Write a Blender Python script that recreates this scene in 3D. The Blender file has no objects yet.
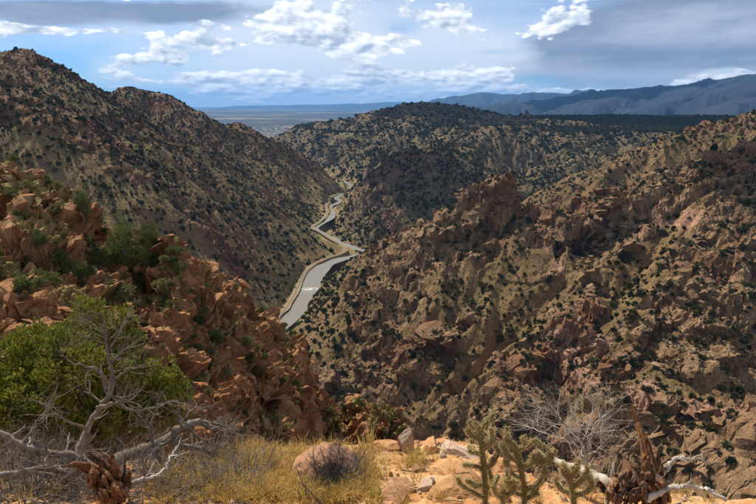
import bpy, bmesh, math, random
import numpy as np
from mathutils import Vector, Matrix

R = math.radians
rng = np.random.default_rng(7)
random.seed(7)
sc = bpy.context.scene
col = sc.collection

# ------------------------------------------------------------------ camera
FPX = 593.0            # focal length in photo pixels (756 wide)
PITCH = R(14.0)
cam_d = bpy.data.cameras.new('camera')
cam_d.sensor_width = 36.0
cam_d.lens = 36.0 * FPX / 756.0
cam_d.clip_start = 0.1
cam_d.clip_end = 250000.0
cam = bpy.data.objects.new('camera', cam_d)
cam.rotation_euler = (R(90) - PITCH, 0, 0)
col.objects.link(cam)
sc.camera = cam

sc.view_settings.view_transform = 'Standard'
sc.view_settings.look = 'None'
sc.view_settings.gamma = 1.0
sc.view_settings.exposure = 0.42
sc.view_settings.use_curve_mapping = False
sc.render.engine = 'CYCLES'
sc.cycles.use_denoising = True
sc.cycles.max_bounces = 5
sc.cycles.diffuse_bounces = 2
sc.cycles.volume_bounces = 1
sc.cycles.use_adaptive_sampling = True
sc.cycles.adaptive_threshold = 0.02
sc.cycles.adaptive_min_samples = 8

# ------------------------------------------------------------------ shader helper
class NT:
    """tiny expression builder on a node tree"""
    def __init__(self, tree): self.t = tree
    def node(self, kind, **kw):
        n = self.t.nodes.new(kind)
        for k, v in kw.items(): setattr(n, k, v)
        return n
    def put(self, sock, v):
        if isinstance(v, S): self.t.links.new(v.s, sock)
        elif isinstance(v, bpy.types.NodeSocket): self.t.links.new(v, sock)
        elif v is not None:
            if hasattr(sock.default_value, '__len__') and not hasattr(v, '__len__'):
                v = (v, v, v, 1.0)[:len(sock.default_value)]
            if hasattr(v, '__len__') and len(v) == 3 and len(sock.default_value) == 4: v = (*v, 1.0)
            sock.default_value = v
    def math(self, op, a, b=None, c=None, clamp=False):
        n = self.node('ShaderNodeMath', operation=op, use_clamp=clamp)
        self.put(n.inputs[0], a)
        if b is not None: self.put(n.inputs[1], b)
        if c is not None: self.put(n.inputs[2], c)
        return S(self, n.outputs[0])
    def mix(self, f, a, b, mode='MIX'):
        n = self.node('ShaderNodeMix', data_type='RGBA', blend_type=mode, clamp_factor=True)
        self.put(n.inputs[0], f); self.put(n.inputs[6], a); self.put(n.inputs[7], b)
        return S(self, n.outputs[2])
    def step(self, v, lo, hi):
        n = self.node('ShaderNodeMapRange', interpolation_type='SMOOTHSTEP')
        self.put(n.inputs[0], v); n.inputs[1].default_value = lo; n.inputs[2].default_value = hi
        n.inputs[3].default_value = 0.0; n.inputs[4].default_value = 1.0
        if lo > hi:
            n.inputs[1].default_value = hi; n.inputs[2].default_value = lo
            n.inputs[3].default_value = 1.0; n.inputs[4].default_value = 0.0
        return S(self, n.outputs[0])
    def noise(self, vec, scale=1.0, detail=4.0, rough=0.55, dist=0.0, out=0, lac=2.0, dim='3D'):
        n = self.node('ShaderNodeTexNoise', noise_dimensions=dim)
        self.put(n.inputs['Vector'], vec); n.inputs['Scale'].default_value = scale
        n.inputs['Detail'].default_value = detail; n.inputs['Roughness'].default_value = rough
        n.inputs['Distortion'].default_value = dist; n.inputs['Lacunarity'].default_value = lac
        return S(self, n.outputs[out])
    def vor(self, vec, scale=1.0, feature='F1', out='Distance'):
        n = self.node('ShaderNodeTexVoronoi', feature=feature)
        self.put(n.inputs['Vector'], vec); n.inputs['Scale'].default_value = scale
        return S(self, n.outputs[out])
    def comb(self, x, y, z=0.0):
        n = self.node('ShaderNodeCombineXYZ')
        for i, v in enumerate((x, y, z)): self.put(n.inputs[i], v)
        return S(self, n.outputs[0])
    def sep(self, v):
        n = self.node('ShaderNodeSeparateXYZ'); self.put(n.inputs[0], v)
        return [S(self, n.outputs[i]) for i in range(3)]
    def attr(self, name, out='Fac'):
        n = self.node('ShaderNodeAttribute', attribute_name=name)
        return S(self, n.outputs[out])
    def bump(self, h, strength=0.5, dist=0.1, normal=None):
        n = self.node('ShaderNodeBump'); n.inputs['Strength'].default_value = strength
        n.inputs['Distance'].default_value = dist
        self.put(n.inputs['Height'], h)
        if normal is not None: self.put(n.inputs['Normal'], normal)
        return S(self, n.outputs[0])
class S:
    def __init__(self, nt, s): self.nt = nt; self.s = s
    def __add__(self, o): return self.nt.math('ADD', self, o)
    def __radd__(self, o): return self.nt.math('ADD', o, self)
    def __sub__(self, o): return self.nt.math('SUBTRACT', self, o)
    def __rsub__(self, o): return self.nt.math('SUBTRACT', o, self)
    def __mul__(self, o): return self.nt.math('MULTIPLY', self, o)
    def __rmul__(self, o): return self.nt.math('MULTIPLY', o, self)
    def __rtruediv__(self, o): return self.nt.math('DIVIDE', o, self)
    def __truediv__(self, o): return self.nt.math('DIVIDE', self, o)

# ------------------------------------------------------------------ sun
SUN_AZ, SUN_EL = R(-42.0), R(50.0)       # ahead of the camera, to its left, high
sunv = Vector((math.sin(SUN_AZ) * math.cos(SUN_EL), math.cos(SUN_AZ) * math.cos(SUN_EL), math.sin(SUN_EL)))
sd = bpy.data.lights.new('sun', 'SUN'); sd.energy = 5.0; sd.angle = R(0.55); sd.color = (1.0, 0.90, 0.73)
sun = bpy.data.objects.new('sun', sd); sun.rotation_euler = sunv.to_track_quat('Z', 'Y').to_euler()
col.objects.link(sun)

# ------------------------------------------------------------------ sky with clouds (by direction only)
world = bpy.data.worlds.new('World'); sc.world = world; world.use_nodes = True
wt = world.node_tree; wt.nodes.clear(); w = NT(wt)
sky = w.node('ShaderNodeTexSky', sky_type='NISHITA', sun_disc=False)
sky.sun_elevation = SUN_EL; sky.sun_rotation = SUN_AZ
sky.altitude = 1800.0; sky.air_density = 1.0; sky.dust_density = 0.6; sky.ozone_density = 1.2
tc = w.node('ShaderNodeTexCoord')
dx, dy, dz = w.sep(tc.outputs['Generated'])
az = w.math('ARCTAN2', dx, dy) * (180 / math.pi)
el = w.math('ARCSINE', dz) * (180 / math.pi)
aed = w.comb(az, el, 0.0)
def SKYPX(px, py):
    xx = (px - 378) / FPX; yy = (252 - py) / FPX
    d = Vector((xx, math.cos(PITCH) + yy * math.sin(PITCH), -math.sin(PITCH) + yy * math.cos(PITCH))).normalized()
    return math.degrees(math.atan2(d.x, d.y)), math.degrees(math.asin(d.z))
def blobs(vec, lst, start=None):
    """sum of soft patches of sky, each (px, py, half width, half height, weight)"""
    acc = start
    for px, py, sx, sy, wg in lst:
        a, e = SKYPX(px, py)
        mp = w.node('ShaderNodeMapping', vector_type='TEXTURE'); w.put(mp.inputs[0], vec)
        mp.inputs['Location'].default_value = (a, e, 0); mp.inputs['Scale'].default_value = (1.7 * sx / 10.35, 1.7 * sy / 10.35, 1)
        g = w.node('ShaderNodeTexGradient', gradient_type='QUADRATIC_SPHERE'); w.put(g.inputs[0], S(w, mp.outputs[0]))
        gs = S(w, g.outputs['Fac'])
        acc = w.math('MULTIPLY_ADD', gs, wg, acc if acc is not None else 0.0)
    return acc
# clouds get smaller and flatter towards the horizon, as a layer seen from the side does
ua = az * 0.145; ue = w.math('POWER', w.math('ADD', w.math('MAXIMUM', el, 0.0), 0.8), 0.6) * 1.05
cu = w.comb(ua, ue, 0.0); cu2 = w.comb(ua - 0.04, ue + 0.11, 0.0)
warp = w.noise(w.comb(az * 0.12, el * 0.30, 5.0), 1.0, 4.0, 0.6, dim='2D')
wz = w.comb(az + (warp - 0.5) * 7.0, el + (warp - 0.5) * 1.6, 0.0)       # ragged outlines for the patches
puff = w.noise(cu, 1.0, 7.0, 0.60, 0.0, dim='2D')
puff_up = w.noise(cu2, 1.0, 4.0, 0.58, 0.0, dim='2D')
vn = w.node('ShaderNodeTexVoronoi', feature='F1', voronoi_dimensions='2D'); w.put(vn.inputs['Vector'], cu)
vn.inputs['Scale'].default_value = 5.5; vn.inputs['Detail'].default_value = 1.0; vn.inputs['Roughness'].default_value = 0.55
billow = S(w, vn.outputs['Distance'])
veil_n = w.noise(w.comb(az * 0.05, el * 0.30, 3.7), 1.0, 6.0, 0.58, 0.0, dim='2D')
VEIL = [(330,55,190,46,1.0),(470,48,120,36,.85),(110,66,34,24,.45),(250,20,90,30,.3),(700,75,60,10,.6)]
BLUE = [(50,66,80,26,.9),(545,79,60,8,1.0),(488,52,40,5,.5),(170,98,80,12,.2),(395,30,26,12,.6)]
bl = blobs(wz, BLUE)
veil = w.math('ADD', veil_n * 1.3 - 0.20, blobs(wz, VEIL) * 1.0 - bl * 1.1, clamp=True)
# heavy grey rain cloud
GREY = [(640,42,125,46,1.5),(745,38,90,42,1.3),(150,12,140,13,1.15),(30,15,60,11,.7),(712,76,44,10,-1.0),(480,25,60,20,-.6),(600,95,60,6,-.5)]
grey = w.step(blobs(wz, GREY) + (veil_n - 0.5) * 0.8 + (puff - .5) * .25, 0.16, 0.62)
CUM = [(300,20,70,17,1.35),(355,44,66,11,1.35),(225,44,28,6,.85),(100,33,34,5,.9),(450,74,70,10,1.3),(440,22,50,14,1.15),(565,24,45,9,.8),
       (330,80,180,9,1.1),(430,95,110,6,1.3),(280,93,150,5,1.15),(200,84,70,6,.8),(550,91,40,4,1.0),(40,28,50,5,.8),(165,58,26,8,.7),(715,77,40,8,.9),(250,70,60,7,.5),(385,44,14,7,.7),
       (165,38,22,8,.7),(120,62,22,12,.6)]
cb = blobs(wz, CUM) - bl * 0.6 - grey * 0.35
den = puff + (0.42 - billow) * 0.11 + cb * 0.40 + .012
cum = w.step(den, 0.555, 0.635)
lit = w.math('ADD', (puff - puff_up) * 4.2 + 0.56, (0.36 - billow) * 0.45, clamp=True)
nb = w.node('ShaderNodeVectorMath', operation='MULTIPLY'); w.put(nb.inputs[0], sky.outputs[0]); nb.inputs[1].default_value = (0.50, 0.76, 1.08)
c = w.mix(veil * 0.80, S(w, nb.outputs[0]), (8.6, 9.2, 9.8))
greycol = w.mix(w.step(puff * .25 + veil_n * .75 - (el - 5.0) * 0.012, 0.38, 0.66), (2.3, 2.95, 4.2), (4.7, 5.3, 6.5))
c = w.mix(grey * 0.92, c, greycol)
cumcol = w.mix(lit, (4.6, 5.6, 7.0), (13.5, 13.4, 13.1))
c = w.mix(cum * 0.95, c, cumcol)
bg = w.node('ShaderNodeBackground'); bg.inputs['Strength'].default_value = 0.078
w.put(bg.inputs['Color'], c)
wo = w.node('ShaderNodeOutputWorld'); wt.links.new(bg.outputs[0], wo.inputs['Surface'])
world.cycles.sampling_method = 'NONE'      # a smooth sky needs no light-sampling map

# ------------------------------------------------------------------ pixel -> place
def pdir(px, py):
    xx = (px - 378.0) / FPX; yy = (252.0 - py) / FPX
    return np.array([xx, math.cos(PITCH) + yy * math.sin(PITCH), -math.sin(PITCH) + yy * math.cos(PITCH)])
def P(px, py, rho):
    d = pdir(px, py); return d * (rho / math.hypot(d[0], d[1]))
def PZ(px, py, z):
    d = pdir(px, py); return d * (z / d[2])

def tag(o, label=None, cat=None, group=None, kind=None):
    if label: o['label'] = label
    if cat: o['category'] = cat
    if group: o['group'] = group
    if kind: o['kind'] = kind
    return o

# ------------------------------------------------------------------ numpy noise
def _g2(seed):
    r = np.random.default_rng(seed); a = r.uniform(0, 2 * np.pi, (256, 256)).astype(np.float32)
    return np.cos(a), np.sin(a)
_g2c = {}
def perlin2(x, y, seed=0):
    if seed not in _g2c: _g2c[seed] = _g2(seed)
    gx, gy = _g2c[seed]
    xi = np.floor(x).astype(np.int32); yi = np.floor(y).astype(np.int32)
    fx = (x - xi).astype(np.float32); fy = (y - yi).astype(np.float32)
    u = fx * fx * fx * (fx * (fx * 6 - 15) + 10); v = fy * fy * fy * (fy * (fy * 6 - 15) + 10)
    x0 = xi & 255; x1 = (xi + 1) & 255; y0 = yi & 255; y1 = (yi + 1) & 255
    a = gx[x0, y0] * fx + gy[x0, y0] * fy
    b = gx[x1, y0] * (fx - 1) + gy[x1, y0] * fy
    cc = gx[x0, y1] * fx + gy[x0, y1] * (fy - 1)
    d = gx[x1, y1] * (fx - 1) + gy[x1, y1] * (fy - 1)
    return 1.5 * (a + u * (b - a) + v * ((cc + u * (d - cc)) - (a + u * (b - a))))
_g3 = None
def perlin3(x, y, z):
    global _g3
    if _g3 is None:
        r = np.random.default_rng(99); g = r.normal(size=(64, 64, 64, 3)).astype(np.float32)
        g /= np.linalg.norm(g, axis=3, keepdims=True); _g3 = g
    xi, yi, zi = [np.floor(q).astype(np.int32) for q in (x, y, z)]
    f = [(q - i).astype(np.float32) for q, i in ((x, xi), (y, yi), (z, zi))]
    s = [t * t * t * (t * (t * 6 - 15) + 10) for t in f]
    out = 0
    for i in (0, 1):
        for j in (0, 1):
            for k in (0, 1):
                g = _g3[(xi + i) & 63, (yi + j) & 63, (zi + k) & 63]
                d = g[..., 0] * (f[0] - i) + g[..., 1] * (f[1] - j) + g[..., 2] * (f[2] - k)
                out = out + d * (s[0] if i else 1 - s[0]) * (s[1] if j else 1 - s[1]) * (s[2] if k else 1 - s[2])
    return out * 1.5
_v3 = None
def voronoi3(x, y, z, facets=0.0):
    """F1, F2 and a random value of the nearest cell"""
    global _v3
    if _v3 is None:
        r = np.random.default_rng(5); _v3 = r.random((64, 64, 64, 4)).astype(np.float32)
    xi, yi, zi = [np.floor(q).astype(np.int32) for q in (x, y, z)]
    fx, fy, fz = [(q - i).astype(np.float32) for q, i in ((x, xi), (y, yi), (z, zi))]
    f1 = np.full(x.shape, 9.0, np.float32); f2 = f1.copy(); val = np.zeros(x.shape, np.float32); off = [np.zeros(x.shape, np.float32) for _ in range(3)] if facets else None
    for i in (-1, 0, 1):
        for j in (-1, 0, 1):
            for k in (-1, 0, 1):
                c4 = _v3[(xi + i) & 63, (yi + j) & 63, (zi + k) & 63]
                ox, oy, oz = c4[..., 0] + i - fx, c4[..., 1] + j - fy, c4[..., 2] + k - fz
                d = ox * ox + oy * oy + oz * oz
                n = d < f1
                f2 = np.where(n, f1, np.minimum(f2, d)); f1 = np.where(n, d, f1); val = np.where(n, c4[..., 3], val)
                if facets: off = [np.where(n, a_, b_) for a_, b_ in zip((ox, oy, oz), off)]
    if facets:      # each cell a tilted plane: broken rock
        t = sum(np.sin(val * (91.7 + 53.3 * q) + q) * off[q] for q in range(3))
        return np.sqrt(f1), np.sqrt(f2), (val - .5) + facets * t
    return np.sqrt(f1), np.sqrt(f2), val
def fbm2(x, y, oct=4, seed=0, gain=0.5):
    a, s, o = 1.0, 0.0, 0.0
    for i in range(oct):
        o = o + a * perlin2(x * 2 ** i + 17.3 * i, y * 2 ** i - 9.1 * i, seed + i); s += a; a *= gain
    return o / s
def ridged2(x, y, oct=4, seed=0, gain=0.55):
    a, s, o = 1.0, 0.0, 0.0
    for i in range(oct):
        o = o + a * (1 - 2 * np.abs(perlin2(x * 2 ** i + 5.7 * i, y * 2 ** i + 3.3 * i, seed + i))); s += a; a *= gain
    return o / s
def sstep(x, a, b):
    t = np.clip((x - a) / (b - a), 0, 1); return t * t * (3 - 2 * t)
def gullies(x, y, gx, gy, wave, amp, octs=4, seed=40):
    """gullies that run down the slope (gx, gy) and branch octave by octave"""
    h = np.zeros_like(x); r = np.random.default_rng(seed)
    for o in range(octs):
        tab = r.random((128, 128, 2)).astype(np.float32)
        px = (x / wave).astype(np.float32); py = (y / wave).astype(np.float32)
        ln = np.sqrt(gx * gx + gy * gy) + 1e-5
        sx, sy = gy / ln, -gx / ln
        xi = np.floor(px).astype(np.int32); yi = np.floor(py).astype(np.int32)
        fx = px - xi; fy = py - yi
        hs = 0; ds = 0; ws = 1e-6
        for i in (-1, 0, 1):
            for j in (-1, 0, 1):
                t = tab[(xi + i) & 127, (yi + j) & 127]
                ax = fx - i - t[..., 0]; ay = fy - j - t[..., 1]
                wgt = np.exp(-2.2 * (ax * ax + ay * ay))
                ph = (ax * sx + ay * sy) * 2 * np.pi * 0.9
                hs = hs + np.cos(ph) * wgt; ds = ds - np.sin(ph) * wgt; ws = ws + wgt
        hs = hs / ws; ds = ds / ws
        m = sstep(ln, 0.08, 0.45)
        h = h + amp * hs * m
        k = amp * 2 * np.pi * 0.9 / wave
        gx = gx + k * ds * sx * m; gy = gy + k * ds * sy * m
        wave *= 0.5; amp *= 0.52
    return h

# ------------------------------------------------------------------ the canyon: crest lines read off the photograph
# (region, slope, rounding, [(px, py, distance m) ...])
CRESTS = [
 ('left', .74, 22, [(-120,20,1450),(-60,38,1400),(4,52,1400),(20,47,1430),(48,60,1450),(75,80,1480),(105,93,1520),(157,131,1480),(194,157,1460),(223,180,1440),(263,203,1420),(300,224,1400)]),
 ('left', .70, 22, [(20,110,2400),(70,104,2250),(110,96,2100),(128,86,2100),(145,91,2100),(165,94,2050),(175,104,2050),(205,121,2050),(230,126,2050),(238,122,2050),(255,137,2050),(268,158,2030),(285,168,2000),(310,182,1950),(328,190,1930)]),
 ('left', .80, 18, [(-90,60,1000),(-30,75,1000),(5,85,1000),(22,84,1000),(35,103,1000),(55,121,990),(80,122,1020),(96,142,1000),(120,175,980),(150,205,950),(185,240,920),(215,275,880),(240,305,840)]),
 ('left', .80, 16, [(105,105,1480),(140,135,1330),(175,160,1250),(182,172,1240),(200,200,1220),(225,230,1180),(250,258,1120),(285,272,1020)]),
 ('left', .75, 20, [(238,126,2050),(255,150,1900),(270,172,1790),(290,195,1700),(310,210,1640)]),
 ('left', .75, 20, [(165,96,2050),(190,125,1900),(215,150,1800),(245,180,1700),(270,200,1600)]),
 ('far', .50, 40, [(250,160,3700),(268,142,3600),(300,130,3600),(330,121,3600),(360,118,3500),(390,108,3400),(420,102,3300),(440,103,3300),(470,108,3300),(500,115,3200),(530,118,3100),(580,121,3000)]),
 ('far', .42, 40, [(430,104,3300),(400,126,2900),(375,150,2600),(352,176,2350),(337,190,2150)]),
 ('far', .42, 40, [(335,121,3600),(318,142,3200),(300,162,2850),(298,176,2600)]),
 ('far', .42, 40, [(470,109,3300),(455,125,2850),(435,146,2500),(415,165,2250)]),
 ('plateau', (.02, 1750, .55), 60, [(560,120,4300),(620,116,4300),(660,116,4300),(720,121,4300),(860,121,4300)]),
 ('far', .5, 30, [(540,125,2750),(500,145,2350),(480,160,2050),(470,172,1850)]),
 ('far', .5, 30, [(620,130,2600),(590,150,2250),(560,168,1950),(540,182,1750)]),
 ('far', .5, 30, [(700,128,2500),(670,140,2250),(640,155,2000),(620,165,1800)]),
 ('spur', .80, 14, [(338,210,1700),(345,199,1700),(358,187,1700),(385,164,1700),(402,154,1700),(415,150,1700),(435,154,1690),(455,168,1640),(468,180,1580)]),
 ('spur', .80, 14, [(415,150,1700),(408,176,1620),(395,200,1560),(372,222,1450),(350,238,1340)]),
 ('far', .50, 22, [(421,158,1810),(450,145,2050),(486,126,2500),(530,125,2700)]),
 ('ridge', .60, 26, [(860,85,1500),(800,100,1500),(756,115,1450),(720,119,1450),(690,130,1450),(650,146,1400),(610,168,1350),(570,190,1300),(540,205,1250)]),
 ('ridge', .92, 14, [(860,112,900),(800,128,850),(756,142,800),(700,160,770),(650,174,750),(590,192,740),(550,200,740),(520,206,740),(490,208,740),(460,205,745),(445,212,760),(430,222,800),(400,236,920),(375,246,1060),(353,257,1140)]),
 ('ridge', .85, 10, [(545,205,740),(543,240,690),(522,280,640),(495,312,605),(470,325,585),(440,334,570),(400,346,562),(355,358,565),(320,362,580)]),
 ('ridge', .80, 10, [(470,215,745),(430,250,740),(390,280,730),(350,300,740),(310,322,745)]),
 ('ridge', .78, 10, [(650,185,730),(632,235,660),(610,285,590),(585,330,530),(560,365,490),(535,400,450)]),
 ('ridge', .75, 10, [(756,150,780),(740,220,650),(715,280,560),(690,340,490),(660,385,440)]),
 ('ridge', 1.1, 8, [(585,345,520),(610,368,470),(640,388,435),(700,398,412),(756,402,395),(830,400,385)]),
]
NEAR = [
 ('red', {'l': (2.2, 60, 1.2), 'r': (1.0, 12, .8), 'e': 3.0}, 3.0, [(-90,120,120),(-40,145,118),(4,166,110),(20,170,105),(45,194,101),(58,212,100),(70,218,99),(110,238,95),(130,240,94),(150,241,92),(185,247,90),(200,262,89),(208,283,89),(220,300,92),(245,325,96),(270,365,101)]),
 ('red', {'l': (2.5, 60, 1.5), 'r': (1.5, 40, 1.5), 'e': 3.2}, 2.0, [(245,325,96),(270,365,101),(290,388,105),(300,400,106),(304,436,98)]),
 ('red', .95, 2.0, [(45,194,101),(40,240,86),(30,290,74),(20,340,62)]),
 ('red', .95, 1.5, [(185,247,90),(190,300,80),(170,340,72),(150,380,62)]),
 ('red', {'l': (1.6, 40, 1.6), 'r': (1.0, 40, 1.0), 'e': 2.5}, 1.5, [(245,325,96),(240,370,88),(232,420,78)]),
 ('shelf', {'l': (2.2, 60, 1.5), 'r': (.45, 7, 2.6), 'e': 3.0}, 3.0, [(300,418,138),(320,407,136),(350,404,134),(375,405,130),(392,408,126),(399,412,123)]),
 ('camside', 1.05, 1.0, [(-60,-30,-6),(-8,3,-8),(-2.5,3.0,-6.0),(2.5,3.0,-6.0),(30,-20,-5),(60,-40,-5)]),
]
SHARP = [
 ('ridge', {'l': (.6, 7, 3.4), 'r': (.6, 7, 3.4), 'e': 3.4}, 3, [(458,212,738),(463,200,738),(468,190,738),(474,188,737),(480,181,736),(486,187,736),(492,180,737),(499,175,738),(508,177,739),(513,185,740),(517,206,741)]),
 ('ridge', {'l': (2.3, 24, .75), 'r': (.75, 50, .75)}, 6, [(545,240,700),(538,262,665),(522,283,640),(497,316,605),(470,330,585),(440,338,570),(405,350,562),(372,364,560)]),
 ('ridge', {'l': (.5, 30, .8), 'r': (2.6, 24, .8)}, 6, [(560,338,530),(590,352,505),(612,372,470),(640,390,435),(700,400,412),(756,404,395),(830,402,385)]),
 ('ridge', {'l': (.5, 30, .9), 'r': (2.0, 14, .8)}, 6, [(600,205,715),(640,196,712),(690,186,715),(756,172,730),(830,160,760)]),
 ('ridge', {'l': (.9, 30, .9), 'r': (2.2, 15, .8)}, 6, [(690,300,545),(650,318,525),(625,345,500),(600,372,478)]),
 ('spur', {'l': (1.6, 18, .7), 'r': (1.2, 18, .7)}, 6, [(425,160,1790),(412,190,1640),(398,215,1500),(388,228,1440)]),
 ('left', {'l': (2.2, 17, .8), 'r': (2.2, 17, .8)}, 6, [(170,150,1245),(177,158,1240),(186,174,1230),(198,198,1215)]),
 ('left', {'l': (2.2, 17, .8), 'r': (2.2, 17, .8)}, 6, [(2,80,1000),(20,78,1000),(33,95,1000),(52,113,990),(78,114,1015),(94,132,1000),(106,156,990)]),
 ('left', {'l': (2.2, 17, .8), 'r': (2.2, 17, .8)}, 6, [(190,208,1000),(205,230,980),(222,257,930),(240,290,870)]),
 ('left', {'l': (2.2, 17, .8), 'r': (2.2, 17, .8)}, 6, [(262,140,2040),(270,155,2020),(276,166,2000)]),
]
_cp = np.array([P(a, b, 95) for a, b in [(60,200),(150,240),(185,247),(200,262),(208,283),(220,300),(245,325),(270,365),(290,388),(300,400),(305,440),(315,520)]])
CAPX = np.append(_cp[:, 0], 10.0); CAPZ = np.append(_cp[:, 2] + 1.5, -150.0); CAPZ[0] += 60
def seg_dist(x, y, a, b):
    ex, ey = b[0] - a[0], b[1] - a[1]; L = ex * ex + ey * ey + 1e-9
    t = np.clip(((x - a[0]) * ex + (y - a[1]) * ey) / L, 0, 1)
    dx_ = x - (a[0] + t * ex); dy_ = y - (a[1] + t * ey)
    return np.sqrt(dx_ * dx_ + dy_ * dy_), t
def crest_height(x, y, crest, raw=False):
    reg, s, wd, pts = crest
    pts = [np.array(p, float) for p in pts] if raw else [P(*p) for p in pts]
    best = np.full(x.shape, -1e4, np.float32)
    for a, b in zip(pts[:-1], pts[1:]):
        d, t = seg_dist(x, y, a, b)
        z = a[2] + t * (b[2] - a[2])
        if isinstance(s, dict):
            side = (b[0] - a[0]) * (y - a[1]) - (b[1] - a[1]) * (x - a[0])   # > 0 left of travel
            sl, dl, sl2 = s['l']; sr, dr_, sr2 = s['r']
            dl_ = sl * np.minimum(d, dl) + sl2 * np.maximum(d - dl, 0)
            drr = sr * np.minimum(d, dr_) + sr2 * np.maximum(d - dr_, 0)
            h = z - np.where(side > 0, dl_, drr)
            if 'e' in s and b is pts[-1]: h = np.where(t >= 1, z - s['e'] * d, h)
        elif isinstance(s, tuple):
            h = z - s[0] * np.minimum(d, s[1]) - s[2] * np.maximum(d - s[1], 0)
        else:
            h = z - s * (np.sqrt(d * d + wd * wd) - wd)
        best = np.maximum(best, h.astype(np.float32))
    return best
GS = 8.0; GX0, GX1, GY0, GY1 = -4400.0, 4400.0, -80.0, 5800.0
gxs = np.arange(GX0, GX1 + 1, GS, dtype=np.float32); gys = np.arange(GY0, GY1 + 1, GS, dtype=np.float32)
GXm, GYm = np.meshgrid(gxs, gys, indexing='ij')
REG = ['left', 'far', 'plateau', 'spur', 'ridge', 'floor']
base_h = np.full(GXm.shape, -1e4, np.float32); base_r = np.full(GXm.shape, 5, np.int8)
# wander the coordinates a little so that the crests and flanks are not ruled lines
wx = GXm + 16 * fbm2(GXm / 150, GYm / 150, 3, 11); wy = GYm + 16 * fbm2(GXm / 150, GYm / 150, 3, 21)
for cr in CRESTS:
    h = crest_height(wx, wy, cr)
    m = h > base_h; base_r[m] = REG.index(cr[0]); base_h = np.maximum(base_h, h)
rho_g = np.hypot(GXm, GYm)
low = np.where(rho_g > 2700, -345.0, -318.0)
base_r[base_h < low] = 5
base_h = np.maximum(base_h, low)
def blur(a, r, n=2):
    for _ in range(n):
        for ax in (0, 1):
            k = 2 * r + 1
            p = np.pad(a, [(r + 1, r) if i == ax else (0, 0) for i in (0, 1)], mode='edge')
            cs = np.cumsum(p, axis=ax, dtype=np.float64)
            a = ((np.take(cs, np.arange(k, cs.shape[ax]), ax) - np.take(cs, np.arange(0, cs.shape[ax] - k), ax)) / k).astype(np.float32)
    return a
base_h = blur(base_h, 1, 2)
smooth_h = blur(base_h, 3, 2)
convex = base_h - blur(base_h, 7, 2)
grad_x, grad_y = np.gradient(smooth_h, GS)
def gsample(a, x, y):
    u = np.clip((x - GX0) / GS, 0, a.shape[0] - 1.001); v = np.clip((y - GY0) / GS, 0, a.shape[1] - 1.001)
    i = u.astype(np.int32); j = v.astype(np.int32); fu = (u - i).astype(np.float32); fv = (v - j).astype(np.float32)
    return (a[i, j] * (1 - fu) * (1 - fv) + a[i + 1, j] * fu * (1 - fv) + a[i, j + 1] * (1 - fu) * fv + a[i + 1, j + 1] * fu * fv)
def gnear(a, x, y):
    i = np.clip(np.rint((x - GX0) / GS).astype(int), 0, a.shape[0] - 1); j = np.clip(np.rint((y - GY0) / GS).astype(int), 0, a.shape[1] - 1)
    return a[i, j]

# river and the rail bed beside it: ground positions from where they meet the valley floor
ZR = -300.0
RIV_PX = [(225,372),(243,357),(261,343),(273,335),(288,320),(302,299),(309,289),(314,277),(323,267),(338,260),(356,256),(366,252),(356,248.5),(343,243.3),(333,238.5),(322,233),(315.5,227.6),(327.5,220.7),(333.4,212.7),(331.4,205.8),(341.3,201.8),(335.4,197.9),(343,193.5),(350,192)]
TRK_PX = [(222,368),(240,352),(256.8,336.3),(269.7,324.4),(281.6,313.5),(291.5,299.6),(298.5,285.7),(305.4,271.8),(315.3,262.9),(329,257.4),(341,253.2),(345.5,249.6),(342.3,245.5),(333.4,239.9),(321.5,233.0),(312.5,227.2),(321.5,220.2),(327.3,212.7),(326.5,204.8),(329,198.9),(338,193.5)]
def smooth_line(pts, n=6):
    p = np.array(pts, float); p = np.vstack([2 * p[0] - p[1], p, 2 * p[-1] - p[-2]]); out = []
    for i in range(1, len(p) - 2):
        for k in range(n):
            t = k / n; a, b, c_, d = p[i - 1], p[i], p[i + 1], p[i + 2]
            out.append(0.5 * ((2 * b) + (-a + c_) * t + (2 * a - 5 * b + 4 * c_ - d) * t * t + (-a + 3 * b - 3 * c_ + d) * t ** 3))
    out.append(p[-2]); return np.array(out)
riv_c = np.array([PZ(a, b, ZR) for a, b in RIV_PX]); trk_c = np.array([PZ(a, b, ZR + 2.6) for a, b in TRK_PX])
riv_c = np.vstack([riv_c, [[-130, 2350, ZR], [-330, 2650, ZR]]])
riv_l = smooth_line(riv_c, 4); trk_l = smooth_line(trk_c, 4)
def line_dist(x, y, line):
    d = np.full(x.shape, 1e4, np.float32)
    sel = (x > -900) & (x < 400) & (y > 350) & (y < 2900)
    xs, ys = x[sel], y[sel]; b = np.full(xs.shape, 1e4, np.float32)
    for p, q in zip(line[:-1], line[1:]): b = np.minimum(b, seg_dist(xs, ys, p, q)[0])
    d[sel] = b; return d
riv_w = 13.0 + 5.0 * np.exp(-((np.arange(len(riv_l)) - 26) / 9.0) ** 2)

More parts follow.
